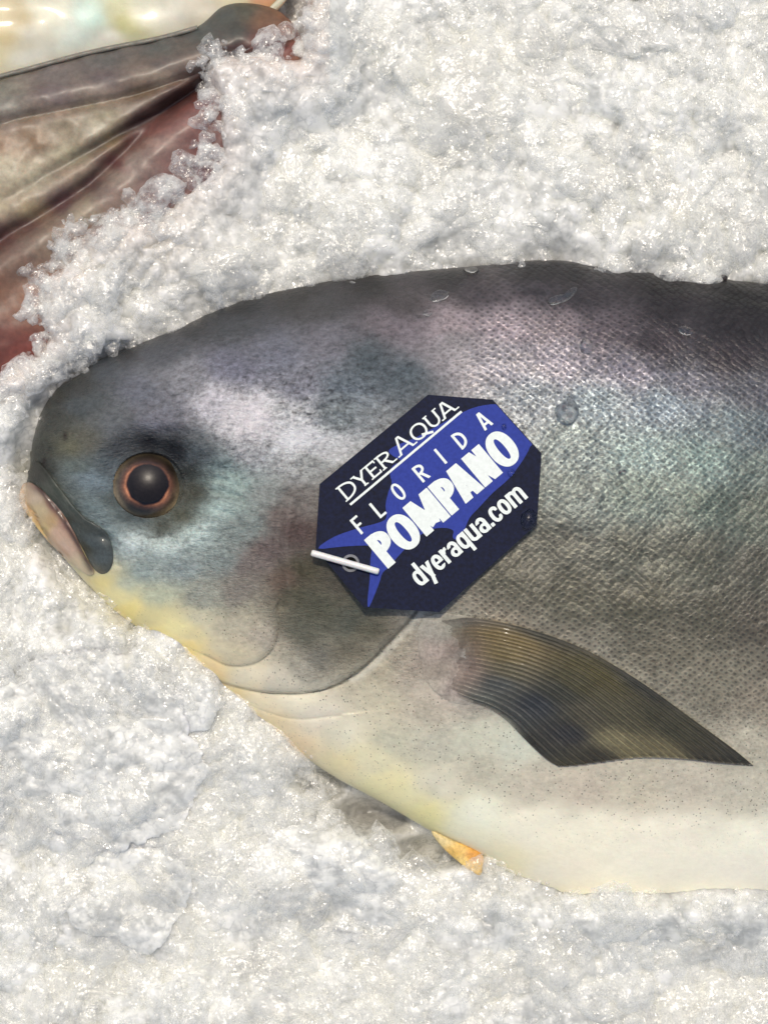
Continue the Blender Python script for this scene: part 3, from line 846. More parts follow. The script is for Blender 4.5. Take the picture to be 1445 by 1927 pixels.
def march(f, x0, x1, y0, y1, step):
    """region f<0 -> flat polygons (list) and its boundary edges"""
    nx = int((x1 - x0) / step) + 1; ny = int((y1 - y0) / step) + 1
    xs = x0 + step * np.arange(nx); ys = y0 + step * np.arange(ny)
    Xg, Yg = np.meshgrid(xs, ys)
    Fg = f(Xg, Yg)
    Fg = np.where(np.abs(Fg) < 1e-6, 1e-6, Fg)
    ins = Fg < 0
    full = ins[:-1, :-1] & ins[:-1, 1:] & ins[1:, :-1] & ins[1:, 1:]
    anyc = ins[:-1, :-1] | ins[:-1, 1:] | ins[1:, :-1] | ins[1:, 1:]
    verts = []; vid = {}; polys = []; bound = []
    def V(x, y):
        k_ = (round(x, 3), round(y, 3))
        if k_ not in vid: vid[k_] = len(verts); verts.append(k_)
        return vid[k_]
    for j in range(ny - 1):
        row = full[j]; i = 0
        while i < nx - 1:
            if row[i]:
                k_ = i
                while k_ < nx - 1 and row[k_]: k_ += 1
                polys.append([V(xs[i], ys[j]), V(xs[k_], ys[j]), V(xs[k_], ys[j + 1]), V(xs[i], ys[j + 1])])
                i = k_
            else: i += 1
    js, is_ = np.nonzero(anyc & ~full)
    for j, i in zip(js, is_):
        cor = [(xs[i], ys[j], Fg[j, i]), (xs[i + 1], ys[j], Fg[j, i + 1]), (xs[i + 1], ys[j + 1], Fg[j + 1, i + 1]), (xs[i], ys[j + 1], Fg[j + 1, i])]
        pl = []; cr = []
        for q in range(4):
            a, b_ = cor[q], cor[(q + 1) % 4]
            if a[2] < 0: pl.append(V(a[0], a[1]))
            if (a[2] < 0) != (b_[2] < 0):
                t = a[2] / (a[2] - b_[2])
                v = V(a[0] + (b_[0] - a[0]) * t, a[1] + (b_[1] - a[1]) * t)
                pl.append(v); cr.append((v, a[2] < 0))
        pl2 = [p for q, p in enumerate(pl) if p != pl[q - 1]]
        if len(pl2) >= 3: polys.append(pl2)
        for q in range(0, len(cr) - 1, 1):
            if cr[q][1] and not cr[q + 1][1]: bound.append((cr[q][0], cr[q + 1][0]))
        if len(cr) >= 2 and cr[-1][1] and not cr[0][1]: bound.append((cr[-1][0], cr[0][0]))
    return np.array(verts), polys, bound

def print_mesh(name, f, box, step, lift, depth, mat, parent, color=None, **props):
    v, polys, bound = march(f, *box, step)
    px, py = ab2px(v[:, 0], v[:, 1])
    z = tagz(px, py) + lift
    n = len(v)
    VV = list(map(tuple, W(px, py, z))) + list(map(tuple, W(px, py, z - depth)))
    FF = [tuple(reversed(p)) for p in polys]
    if depth > 0: FF += [(a, b_, b_ + n, a + n) for a, b_ in bound if a != b_]
    if depth > 5: FF += [tuple(q + n for q in p) for p in polys]
    me = bpy.data.meshes.new(name); me.from_pydata(VV, [], FF); me.update()
    return link(name, me, mat, parent, **props)

def halfplanes(P, close=True):
    P = [z2ab(*p) for p in P]
    c = np.mean(P, axis=0)
    pl = []
    for i in range(len(P)):
        (x0, y0), (x1, y1) = P[i], P[(i + 1) % len(P)]
        nx, ny = y1 - y0, -(x1 - x0); L = math.hypot(nx, ny); nx /= L; ny /= L
        if nx * (c[0] - x0) + ny * (c[1] - y0) > 0: nx, ny = -nx, -ny
        pl.append((nx, ny, nx * x0 + ny * y0))
    return lambda x, y: np.max([nx * x + ny * y - q for nx, ny, q in pl], axis=0)

HOLE = z2ab(288, 982)
octf = halfplanes(OCT)
platef = lambda x, y: np.maximum(octf(x, y), 36 - np.hypot(x - HOLE[0], y - HOLE[1]))
M_TAG = plain_material("tag_navy", (0.004, 0.007, 0.026), 0.6, 0.0, 0.5, spec=0.15)
M_BLUE = plain_material("tag_blue", (0.026, 0.046, 0.28), 0.6, 0.0, 0.15, spec=0.15)
M_WHITE = plain_material("tag_white_print", (0.72, 0.78, 0.74), 0.45, 0.0, 0.08)
M_PIN = plain_material("white_plastic", (0.78, 0.77, 0.72), 0.35, 0.1, 0.08, 0.3)
M_GREY = plain_material("eyelet_grey", (0.10, 0.11, 0.13), 0.3, 0.5, 0.3)
tag = thing("fish_tag", "dark blue eight-sided plastic tag with white POMPANO lettering on the fish", "tag")
TH = 7
print_mesh("plate", platef, (-620, 780, 300, 1480), 5, TH, TH, M_TAG, tag)
ringf = lambda x, y: np.abs(np.hypot(x - HOLE[0], y - HOLE[1]) - 41) - 7
print_mesh("eyelet", ringf, (HOLE[0] - 60, HOLE[0] + 60, HOLE[1] - 60, HOLE[1] + 60), 2.5, TH + 1.3, 1.2, M_GREY, tag)

def polyf(P):
    """signed distance-like function to a polygon given in zoom coordinates"""
    Q = [z2ab(*p) for p in P]
    def f(x, y):
        d, s = seg_dist(x, y, Q, True)
        return np.where(inside(x, y, Q), -d, d)
    return f
emb = smooth_poly([(112, 902), (200, 838), (330, 792), (440, 762), (482, 735), (478, 670), (492, 600), (512, 545), (502, 500), (515, 455), (560, 425), (520, 400), (495, 370), (545, 338), (640, 300), (760, 235), (890, 165), (980, 130), (1085, 118), (1130, 150), (1264, 318),
        (1262, 350), (1225, 420), (1150, 520), (1060, 600), (985, 680), (935, 735), (905, 800), (862, 852), (842, 838), (846, 805), (800, 790), (720, 800), (640, 850), (560, 930), (500, 1000), (462, 1035), (440, 1100), (388, 1222), (381, 1180), (392, 1070), (396, 960), (402, 900), (372, 886), (240, 892)], 3, True)
embf0 = polyf([tuple(p) for p in emb])
embf = lambda x, y: np.maximum(embf0(x, y), octf(x, y) + 4)
print_mesh("fish_emblem", embf, (-600, 780, 300, 1480), 5, TH + 0.5, 0.4, M_BLUE, tag)

# lettering: glyphs as implicit shapes. y grows downward (B > T)
mn = lambda *a: np.minimum.reduce(a)
mx = lambda *a: np.maximum.reduce(a)
def box(x, y, L, R, T, B): return mx(L - x, x - R, T - y, y - B)
def seg(x, y, x0, y0, x1, y1, w_):
    dx, dy = x1 - x0, y1 - y0; L = math.hypot(dx, dy); ux, uy = dx / L, dy / L
    a = (x - x0) * ux + (y - y0) * uy; p = np.abs(-(x - x0) * uy + (y - y0) * ux)
    return mx(p - w_ / 2, -a, a - L)
def ell(x, y, cx, cy, a, b_, e=2.0): return ((np.abs((x - cx) / a) ** e + np.abs((y - cy) / b_) ** e) ** (1 / e) - 1) * min(a, b_)
def ring_(x, y, cx, cy, a, b_, s, sy=None, e=2.0):
    sy = s if sy is None else sy
    return mx(ell(x, y, cx, cy, a, b_, e), -ell(x, y, cx, cy, a - s, b_ - sy, e))
def glyph(ch, x, y, L, R, T, B, s, sy=None):
    sy = sy or s; w_ = R - L; h = B - T; cx = (L + R) / 2; cy = (T + B) / 2
    if ch == 'I': return box(x, y, L, L + s, T, B)
    if ch == 'L': return mn(box(x, y, L, L + s, T, B), box(x, y, L, R, B - sy, B))
    if ch == 'F': return mn(box(x, y, L, L + s, T, B), box(x, y, L, R, T, T + sy), box(x, y, L, R - w_ * .15, cy - sy / 2, cy + sy / 2))
    if ch == 'E': return mn(box(x, y, L, L + s, T, B), box(x, y, L, R, T, T + sy), box(x, y, L, R, B - sy, B), box(x, y, L, R - w_ * .15, cy - sy / 2, cy + sy / 2))
    if ch == 'D': return mn(mx(ring_(x, y, L, cy, w_, h / 2, s, sy, 2.4), L - x), box(x, y, L, L + s, T, B))
    if ch in 'OQ':
        g = ring_(x, y, cx, cy, w_ / 2, h / 2, s, sy, 2.2)
        if ch == 'Q': g = mn(g, seg(x, y, cx + w_ * .02, B - h * .22, R + w_ * .12, B + h * .10, s))
        return g
    if ch in 'PR':
        bh = h * (0.31 if ch == 'P' else 0.29)
        g = mn(mx(ring_(x, y, L + s * .4, T + bh, w_ - s * .4, bh, s, sy, 2.4), L + s * .4 - x), box(x, y, L, L + s, T, B))
        if ch == 'R': g = mn(g, mx(seg(x, y, L + w_ * .38, T + 2 * bh - sy, R - s * .3, B + 8, s), y - B))
        return g
    if ch == 'A':
        g = mn(seg(x, y, L + s * .5, B + 12, cx - s * .12, T - 6, s), seg(x, y, R - s * .5, B + 12, cx + s * .12, T - 6, s), box(x, y, L + w_ * .25, R - w_ * .25, B - h * .34, B - h * .34 + sy))
        return mx(g, T - y, y - B)
    if ch == 'U': return mn(box(x, y, L, L + s, T, B - w_ * .45), box(x, y, R - s, R, T, B - w_ * .45), mx(ring_(x, y, cx, B - w_ * .48, w_ / 2, w_ * .48, s, sy), B - w_ * .48 - y))
    if ch == 'N':
        g = mn(box(x, y, L, L + s, T, B), box(x, y, R - s, R, T, B), seg(x, y, L + s * .45, T - 8, R - s * .45, B + 8, s))
        return mx(g, T - y, y - B)
    if ch == 'M':
        g = mn(box(x, y, L, L + s, T, B), box(x, y, R - s, R, T, B), seg(x, y, L + s * .5, T - 8, cx, B - h * .12, s), seg(x, y, R - s * .5, T - 8, cx, B - h * .12, s))
        return mx(g, T - y, y - B)
    if ch == 'Y':
        g = mn(seg(x, y, L + s * .4, T - 5, cx, cy + 4, s), seg(x, y, R - s * .4, T - 5, cx, cy + 4, s), box(x, y, cx - s / 2, cx + s / 2, cy, B))
        return mx(g, T - y)
    if ch == 'o': return ring_(x, y, cx, cy, w_ / 2, h / 2, s, sy, 2.3)
    if ch == 'c':
        g = ring_(x, y, cx + w_ * .06, cy, w_ / 2 + w_ * .06, h / 2, s, sy, 2.3)
        return mx(g, -box(x, y, cx + w_ * .08, R + 50, cy - h * .16, cy + h * .16), x - R)
    if ch == 'e':
        g = mn(ring_(x, y, cx, cy, w_ / 2, h / 2, s, sy, 2.3), box(x, y, L + s * .5, R - s * .3, cy - sy * .3, cy + sy * .45))
        return mx(g, -box(x, y, cx + w_ * .05, R + 50, cy + sy * .45, cy + h * .27))
    if ch == 'd': return mn(ring_(x, y, cx, cy, w_ / 2, h / 2, s, sy, 2.3), box(x, y, R - s, R, T - h * .45, B))
    if ch == 'q': return mn(ring_(x, y, cx, cy, w_ / 2, h / 2, s, sy, 2.3), box(x, y, R - s, R, T, B + h * .38))
    if ch == 'a':
        g = mn(mx(ring_(x, y, cx, T + h * .38, w_ / 2, h * .38, s, sy), y - (T + h * .30)), box(x, y, R - s, R, T + h * .28, B), ring_(x, y, cx, B - h * .29, w_ / 2, h * .30, s, sy * .85))
        return g
    if ch == 'u': return mn(box(x, y, L, L + s, T, B - w_ * .3), box(x, y, R - s, R, T, B), mx(ring_(x, y, cx, B - w_ * .42, w_ / 2, w_ * .42, s, sy), B - w_ * .42 - y))
    if ch == 'r': return mn(box(x, y, L, L + s, T, B), mx(ring_(x, y, R, T + h * .45, w_ - s * .2, h * .43, s, sy), x - R, y - (T + h * .4)))
    if ch == 'y': return mx(mn(seg(x, y, L + s * .45, T - 6, cx, B + 2, s), seg(x, y, R - s * .45, T - 6, L + w_ * .2, B + h * .42, s)), T - y)
    if ch == 'm':
        q = w_ / 2 + s * .25; g = box(x, y, L, L + s, T, B)
        for k_ in (0, 1):
            l = L + k_ * (w_ - s) / 2; r = l + (w_ + s) / 2
            g = mn(g, box(x, y, r - s, r, T + h * .35, B), mx(ring_(x, y, (l + r) / 2, T + h * .36, (r - l) / 2, h * .36, s, sy), y - (T + h * .37)))
        return g
    if ch == '.': return box(x, y, L, R, B - s, B)

def text_line(items, s, sy=None, serif=0, **kw):
    def f(x, y):
        g = np.full(x.shape, 1e3)
        for it in items:
            ch, L, R, T, B = it
            g = np.minimum(g, glyph(ch, x, y, L, R, T, B, s, sy))
            if serif:
                e = serif; th = s * .55; cx = (L + R) / 2
                feet = {'D': [(L, T), (L, B)], 'Y': [(L + 4, T), (R - 4, T), (cx, B)], 'E': [(L, T), (L, B)], 'R': [(L, T), (L, B), (R, B)], 'A': [(L + 2, B), (R - 2, B)], 'U': [(L + 4, T), (R - 4, T)], 'Q': []}[ch]
                for (qx, qy) in feet:
                    t0, t1 = (qy, qy + th) if qy == T else (qy - th, qy)
                    g = np.minimum(g, box(x, y, qx - e, qx + e + s * .6, t0, t1))
                if ch == 'E':
                    g = np.minimum(g, box(x, y, R - th, R, T, T + 20)); g = np.minimum(g, box(x, y, R - th, R, B - 20, B))
        return g
    return f
line1 = [('D', -205, -118, 574, 668), ('Y', -112, -32, 584, 668), ('E', -20, 42, 584, 668), ('R', 58, 132, 584, 668), ('A', 166, 276, 572, 668), ('Q', 284, 382, 582, 670), ('U', 398, 470, 584, 668), ('A', 476, 572, 584, 668)]
line2 = [('F', -266, -218, 756, 856), ('L', -130, -84, 756, 856), ('O', 10, 66, 755, 857), ('R', 172, 228, 756, 856), ('I', 330, 345, 756, 856), ('D', 450, 508, 756, 856), ('A', 608, 674, 756, 856)]
line3 = [('P', -274, -156, 888, 1092), ('O', -156, -8, 886, 1096), ('M', -2, 170, 888, 1092), ('P', 176, 292, 888, 1092), ('A', 274, 412, 888, 1092), ('N', 414, 540, 888, 1092), ('O', 546, 692, 886, 1096)]
x0 = -205; line4 = []
for ch, wd in zip("dyeraqua.com", (62, 60, 62, 42, 60, 62, 62, 60, 20, 56, 62, 96)):
    line4.append((ch, x0, x0 + wd, 1194, 1284)); x0 += wd + (6 if ch not in 'yr' else 3)
LT = TH + 1.0
print_mesh("lettering", text_line(line1, 13, 10, 10), (-230, 600, 560, 700), 2.5, LT, 0.8, M_WHITE, tag, label="serif capitals reading DYER AQUA")
print_mesh("underline", lambda x, y: box(x, y, -208, 582, 686, 699), (-220, 590, 680, 705), 2.5, LT, 0.8, M_WHITE, tag)
print_mesh("lettering", text_line(line2, 15, 13), (-280, 690, 745, 870), 2.5, LT, 0.8, M_WHITE, tag, label="thin spaced capitals reading FLORIDA")
print_mesh("lettering", text_line(line3, 54, 38), (-290, 710, 875, 1105), 2.5, LT, 0.8, M_WHITE, tag, label="heavy capitals reading POMPANO")
print_mesh("lettering", text_line(line4, 21, 18), (-220, 620, 1140, 1330), 2.5, LT, 0.8, M_WHITE, tag, label="small bold letters reading dyeraqua.com")

# ---------------------------------------------------------------- rods, drops
def rod(name, p0, p1, r, mat, parent=None, nseg=14, na=14, bend=0.0, **props):
    p0 = np.array(p0, float); p1 = np.array(p1, float)
    ax = p1 - p0; L = np.linalg.norm(ax); ax /= L
    n1 = np.cross(ax, [0, 0, 1]); n1 /= np.linalg.norm(n1); n2 = np.cross(n1, ax)
    ts = [0, 0.0, 0.012, 0.03] + list(np.linspace(0.08, 0.92, nseg)) + [0.97, 0.988, 1, 1]
    rs = [0.01, 0.7, 0.92, 1] + [1] * nseg + [1, 0.92, 0.7, 0.01]
    V = []
    for t, q in zip(ts, rs):
        c = p0 + ax * L * t + np.array([0, 0, bend * 4 * t * (1 - t)])
        for a in range(na):
            th = 2 * math.pi * a / na
            V.append(c + r * q * (n1 * math.cos(th) + n2 * math.sin(th)))
    V = np.array(V)
    me = mesh_from(name, W(V[:, 0], V[:, 1], V[:, 2]), grid_faces(len(ts), na, True)[:, ::-1])
    return link(name, me, mat, parent, **props)
zt = lambda x, y, o: float(tagz(x, y)) + o
rod("tag_pin", (586, 1040, zt(586, 1040, TH + 11)), (713, 1076, zt(713, 1076, TH + 9)), 6.2, M_PIN, label="short white plastic pin lying across the round hole of the blue tag", category="pin")

def drop(outline, hgt, base, label, n=12):
    o = piece("water_drop", outline, hgt, base, M_WATER, None, None, nr=n, na=40, bottom=-1.0, power=2.0, props=dict(label=label, category="water drop", group="water drops on the fish and its tag"))
    return o
def circ(x, y, a, b_, rot=0, n=8, j=0.12, seed=0):
    r = np.random.RandomState(int(x + y + seed))
    out = []
    for i in range(n):
        th = 2 * math.pi * i / n; q = 1 + r.uniform(-j, j)
        u, v = a * math.cos(th) * q, b_ * math.sin(th) * q
        out.append((x + u * math.cos(rot) - v * math.sin(rot), y + u * math.sin(rot) + v * math.cos(rot)))
    return out
B1 = lambda o: (lambda x, y: surf(x, y) + o)
TG = lambda o: (lambda x, y: tagz(x, y) + TH + 0.6 + o)
drop([(1072, 737), (1080, 752), (1089, 768), (1086, 785), (1074, 797), (1058, 796), (1046, 784), (1043, 768), (1052, 760), (1064, 752)], 30, B1(0), "large pear-shaped clear drop on the flank right of the tag")
drop(circ(1103, 652, 13, 14), 9, B1(1), "round clear drop on the pinkish upper flank, above the pear-shaped one")
drop([(1030, 565), (1042, 556), (1060, 552), (1078, 540), (1086, 543), (1074, 560), (1056, 570), (1036, 574)], 7, B1(1), "long slanted wet streak just under the dark back")
drop(circ(1290, 622, 15, 9, 0.3), 7, B1(1), "flat drop at the dark right end of the back")
drop(circ(826, 557, 18, 11, -0.3), 8, B1(1), "small glistening drop beneath the back, above the tag")
drop(circ(804, 588, 9, 7, -0.3), 5, B1(1), "tiny bright drop on the skin straight above the tag")
drop(circ(885, 508, 14, 7, 0.1), 8, B1(0), "dark drop clinging to the top edge of the back")
drop(circ(993, 977, 16, 19, 0.3), 12, TG(0), "big dark drop on the tag's right corner")
drop(circ(962, 890, 8, 8, 0.0), 7, TG(0), "small round drop beside the last O on the tag")
drop(circ(948, 803, 5, 7, 0.0), 3, TG(0), "tiny drop on the tag's blue top-right corner")
drop(circ(1170, 888, 8, 5, 0.0), 4, B1(1), "small flat drop on the flank right of the tag, level with its website line")

# ---------------------------------------------------------------- neighbours at top left
P2 = [((578, 118), (578, 118)), ((572, 80), (584, 130)), ((552, 45), (580, 150)), ((520, 18), (556, 180)), ((470, 6), (520, 220)), ((420, 12), (470, 290)), ((372, 50), (410, 400)),
      ((300, 70), (320, 480)), ((200, 92), (240, 540)), ((100, 118), (160, 610)), ((0, 148), (80, 690)), ((-100, 176), (-20, 760)), ((-260, 230), (-180, 880))]
def h2f(X, Y, t, half): return 20 + 62 * (1 - np.exp(-half / 120.0)) * np.maximum(1 - np.abs(t) ** 3, 0) ** 0.5 - 20 * (np.abs(t) > 2)
FOLD = smooth_poly([(-120, 560), (0, 455), (90, 400), (170, 345), (230, 290), (265, 255), (300, 225), (390, 150), (430, 120)], 6)
LIPL = smooth_poly([(-120, 290), (0, 232), (120, 205), (240, 180), (330, 152), (390, 130), (450, 108)], 6)
FOLD2 = smooth_poly([(-120, 620), (0, 520), (100, 400), (180, 330)], 6)
def r2f(X, Y, t):
    h = 6 * fbm(X, Y, 90, 33, 3)
    d, s = seg_dist(X, Y, FOLD); h -= 26 * np.exp(-(d / 16.0) ** 2) - 10 * np.exp(-((d - 45) / 26.0) ** 2) * (s > 0)
    d, s = seg_dist(X, Y, LIPL); h += 16 * np.exp(-((d - 38) / 30.0) ** 2) * (s < 0) - 9 * np.exp(-(d / 9.0) ** 2)
    h -= 26 * np.exp(-(((X - 325) + 1.3 * (Y - 195)) / 60.0) ** 2 - (((Y - 195) - 0.55 * (325 - X)) / 15.0) ** 2)
    h += 1.0 * fbm(X, Y, 24, 35, 2)
    return h * (1 - np.abs(t) ** 8)
X2, Y2, H2, XX2, YY2, HH2, F2 = loft_body(P2, 300, 240, 10, h2f, r2f)
C2 = [(-100,200,120,116,104),(0,170,120,116,104),(100,140,112,104,98),(200,112,96,92,86),(300,90,84,84,78),(380,60,74,76,72),(420,25,74,76,70),(460,20,78,76,62),(500,40,110,80,56),(540,60,130,84,60),(565,100,120,84,66),
 (0,200,116,112,102),(100,175,102,88,86),(200,150,92,80,78),(300,125,88,78,72),(380,100,84,76,68),(440,60,66,66,58),(440,100,76,56,50),(500,85,106,50,42),(540,90,104,46,38),(470,120,88,62,56),
 (0,225,132,118,104),(100,205,142,126,110),(200,180,146,130,114),(300,150,152,136,116),(370,120,130,112,98),
 (0,270,124,92,62),(60,255,118,90,58),(120,230,132,118,92),(200,210,128,118,88),(270,185,108,90,70),(330,165,96,76,64),
 (0,320,164,154,128),(60,330,170,160,134),(130,290,158,148,120),(190,240,164,156,134),(210,255,130,112,78),(140,330,150,132,110),(60,400,156,140,108),(0,390,158,144,116),(-100,420,150,136,112),
 (0,450,92,66,62),(60,420,96,72,68),(120,385,88,64,66),(170,345,80,62,60),(220,300,96,58,56),(250,265,104,72,62),(290,240,124,84,76),
 (270,225,66,48,44),(300,200,60,44,40),(330,185,56,40,38),(375,155,62,44,40),(310,230,124,86,78),(350,200,120,76,68),(380,190,116,70,64),
 (300,270,142,118,106),(360,240,124,88,80),(390,280,96,44,40),(380,320,88,40,38),(340,300,130,98,90),(250,300,146,130,118),(220,340,142,126,112),
 (160,400,142,130,110),(230,380,138,118,104),(280,370,124,98,90),(300,350,116,86,82),(100,450,132,114,96),(40,500,120,96,80),(0,560,126,92,72),(60,570,134,96,74),(0,640,110,62,50),(-100,600,120,90,72),
 (150,470,136,108,90),(220,440,112,66,54),(260,420,104,52,44),(100,560,130,96,80),(50,660,112,58,48),(200,540,140,90,72),(330,430,146,96,80),(300,500,150,100,80),(0,690,112,60,50)]
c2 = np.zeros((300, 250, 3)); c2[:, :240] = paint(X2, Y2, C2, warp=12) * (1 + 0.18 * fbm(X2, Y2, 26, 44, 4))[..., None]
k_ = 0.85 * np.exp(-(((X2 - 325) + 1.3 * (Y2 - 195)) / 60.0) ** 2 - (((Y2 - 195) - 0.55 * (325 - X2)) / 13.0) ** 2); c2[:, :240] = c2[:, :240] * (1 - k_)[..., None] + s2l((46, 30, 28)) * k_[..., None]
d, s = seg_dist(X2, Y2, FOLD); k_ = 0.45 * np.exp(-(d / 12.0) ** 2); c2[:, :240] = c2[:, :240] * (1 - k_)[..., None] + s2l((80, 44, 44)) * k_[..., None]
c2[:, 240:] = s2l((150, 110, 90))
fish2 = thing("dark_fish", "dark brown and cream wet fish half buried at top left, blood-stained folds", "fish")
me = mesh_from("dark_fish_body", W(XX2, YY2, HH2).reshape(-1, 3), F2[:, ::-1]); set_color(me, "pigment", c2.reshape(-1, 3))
M_FLESH = painted_material("dark_fish_skin", 0.5, 0.18, 0.4, 0.5, 0.7, 0.0, 0.3)
link("body", me, M_FLESH, fish2)
for C, wd, cc_ in ((smooth_poly([(-100, 168), (0, 138), (60, 122), (140, 100), (200, 86), (300, 66), (372, 46)], 6), 5.0, (120, 118, 106)),):
    P = resamp(C, 60); V = []
    for i, p in enumerate(P):
        for a in range(8):
            th = 2 * math.pi * a / 8
            V.append((p[0], p[1] + wd * math.cos(th) + 6, 34 + wd * math.sin(th) + 3 * math.sin(i * .7)))
    V = np.array(V); me = mesh_from("skin_rim", W(V[:, 0], V[:, 1], V[:, 2]), grid_faces(len(P), 8, True)); set_color(me, "pigment", np.tile(s2l(cc_), (len(V), 1)))
    link("lip_fold", me, M_FLESH, fish2)

P3 = [((560, -60), (560, -60)), ((520, -120), (540, 0)), ((440, -180), (470, 60)), ((340, -220), (380, 90)), ((200, -240), (220, 130)), ((0, -260), (20, 190)), ((-260, -250), (-240, 260))]
def h3f(X, Y, t, half): return -25 + 60 * (1 - np.exp(-half / 100.0)) * np.maximum(1 - np.abs(t) ** 3, 0) ** 0.5
def r3f(X, Y, t): return (7 * fbm(X, Y, 90, 61, 2)) * (1 - np.abs(t) ** 8)
X3, Y3, H3, XX3, YY3, HH3, F3 = loft_body(P3, 160, 160, 8, h3f, r3f)
C3 = [(0,20,196,182,140),(30,30,170,152,104),(10,60,192,176,128),(60,60,204,200,180),(100,20,206,204,180),(140,60,200,208,194),(170,30,190,214,200),(150,100,206,206,190),(220,20,196,194,150),(240,40,176,172,110),(280,20,206,204,180),(330,30,208,204,186),(380,20,206,198,176),(440,-10,206,196,160),(60,110,208,206,190),(500,-10,200,150,110),(0,100,200,190,150),(200,70,208,206,190),(100,-60,204,200,180),(-100,50,190,180,150)]
c3 = np.zeros((160, 168, 3)); c3[:, :160] = paint(X3, Y3, C3) * (1 + 0.12 * fbm(X3, Y3, 30, 71, 3))[..., None]; c3[:, 160:] = s2l((190, 186, 160))
me = mesh_from("pale_fish_body", W(XX3, YY3, HH3).reshape(-1, 3), F3[:, ::-1]); set_color(me, "pigment", c3.reshape(-1, 3))
M_PALE = painted_material("pale_fish_skin", 0.4, 0.25, 0.3, 0.12, 0.35)
fish3 = thing("pale_fish", "cream-white shiny fish belly in the top left corner, above the dark fish", "fish")
link("body", me, M_PALE, fish3)
splat(X2, Y2, H2); splat(X3, Y3, H3)
gi = np.arange(0)

# ---------------------------------------------------------------- crushed ice bed
# edge of the ice over the dark fish
ICE_EDGE = smooth_poly([(640, -300), (600, -40), (585, 30), (592, 78), (560, 112), (470, 105), (392, 112), (398, 180), (404, 280), (372, 318), (330, 352), (290, 405), (250, 412), (190, 425), (128, 462), (118, 505),
                        (75, 535), (60, 590), (88, 640), (40, 690), (-40, 735), (-160, 820), (-400, 900), (-400, -300)], 4, True)
ICE_EDGE_L = [tuple(p) for p in ICE_EDGE]
def ice_ctrl(x, y):
    """broad shape of the heap: mounds and hollows"""
    h = 14 + 22 * fbm(x, y, 330, 101, 3)
    for (cx, cy, a, b_, amp) in [(330, 1290, 110, 80, 26), (200, 1420, 220, 150, 22), (100, 1700, 200, 120, 10), (640, 1640, 130, 80, 26), (470, 1400, 60, 50, 6),
                                 (690, 1530, 80, 34, -120), (610, 1470, 55, 26, -80), (800, 1600, 62, 26, -120), (240, 1830, 130, 50, -34), (100, 1620, 60, 26, -20),
                                 (300, 480, 170, 90, 22), (520, 190, 90, 110, 26), (640, 230, 40, 30, -16), (900, 250, 260, 160, 14), (1300, 250, 160, 160, 8), (1380, 480, 70, 30, -26), (860, 460, 60, 20, -16),
                                 (950, 1640, 90, 30, 8), (1230, 1725, 330, 50, 70), (1150, 1800, 200, 60, 10), (560, 1560, 60, 40, -10), (30, 900, 80, 200, 14), (420, 1360, 22, 70, -30), (560, 60, 60, 60, 10)]:
        h = h + amp * np.exp(-((x - cx) / a) ** 2 - ((y - cy) / b_) ** 2)
    return h
FISH_OUT = [tuple(p) for p in smooth_poly([p[0] for p in PAIRS], 4)] + [tuple(p) for p in smooth_poly([p[1] for p in PAIRS], 4)[::-1]]
def fish_gap(x, y, h):
    d, s = seg_dist(x, y, FISH_OUT, True)
    low = (22 + 22 * (x < 260) * (y > 640)) * np.exp(-(d / 30.0) ** 2)
    w_ = 1 - sstep(860, 980, x) * (y > 1300)
    for (cx, cy, a) in ((320, 1205, 40), (395, 1290, 60), (520, 1400, 50), (1160, 505, 20)):
        w_ = w_ * (1 - 0.75 * np.exp(-((x - cx) ** 2 + (y - cy) ** 2) / a ** 2))
    return h - low * w_
def ice_h(x, y):
    wx = x + 10 * fbm(x, y, 60, 111, 3); wy = y + 10 * fbm(x, y, 60, 115, 3)
    h = ice_ctrl(x, y)
    h = h + 34 * chips(wx, wy, 150, 121, 1.0, 0.5, 0.5)
    amt = 0.45 + 0.55 * sstep(-0.25, 0.25, fbm(x, y, 240, 131, 2))
    h = h + amt * 24 * chips(wx, wy, 58, 141, 1.1, 0.6, 0.8)
    h = h + (0.15 + 0.75 * amt) * 9 * chips(wx + 31, wy, 24, 151, 1.0, 0.8, 0.8)
    h = h + (0.3 + 1.3 * amt) * 1.9 * chips(wx, wy + 11, 11, 161, 1.0, 0.9, 0.8) + 1.0 * fbm(x, y, 12, 171, 2)
    h = fish_gap(x, y, h)
    wx = x + 16 * fbm(x, y, 40, 181, 3); wy = y + 16 * fbm(x, y, 40, 185, 3)
    d, s = seg_dist(wx, wy, ICE_EDGE_L, True)
    ins = inside(wx, wy, ICE_EDGE_L)
    sd_ = np.where(ins, -d, d)
    near = (1 - sstep(560, 760, x)) * (1 - sstep(620, 900, y))
    lift = 40 * sstep(-10, 26, sd_) * (1 - sstep(40, 200, sd_)) * near - 118 * (1 - sstep(-34, 2, sd_))
    return h + lift
def axis(a, b_, step, ext, n):
    core = np.arange(a, b_ + step, step)
    g = np.cumsum(np.linspace(step * 1.5, ext / n * 2, n))
    return np.concatenate([(a - g)[::-1], core, core[-1] + g])
xs = axis(-30, 1475, 2.15, 900, 60); ys = axis(-30, 1957, 2.15, 900, 60)
IX, IY = np.meshgrid(xs, ys)
IH = ice_h(IX, IY)
fh = surf(IX, IY)
keep = ~((fh > IH + 22) & (fh > -500))
kq = keep[:-1, :-1] | keep[:-1, 1:] | keep[1:, :-1] | keep[1:, 1:]
F = grid_faces(len(ys), len(xs))
F = F[kq.ravel()]
used = np.zeros(IX.size, bool); used[F.ravel()] = True
remap = np.cumsum(used) - 1
F = remap[F]
vx, vy, vz = IX.ravel()[used], IY.ravel()[used], IH.ravel()[used]
me = mesh_from("ice_bed", W(vx, vy, vz), F)
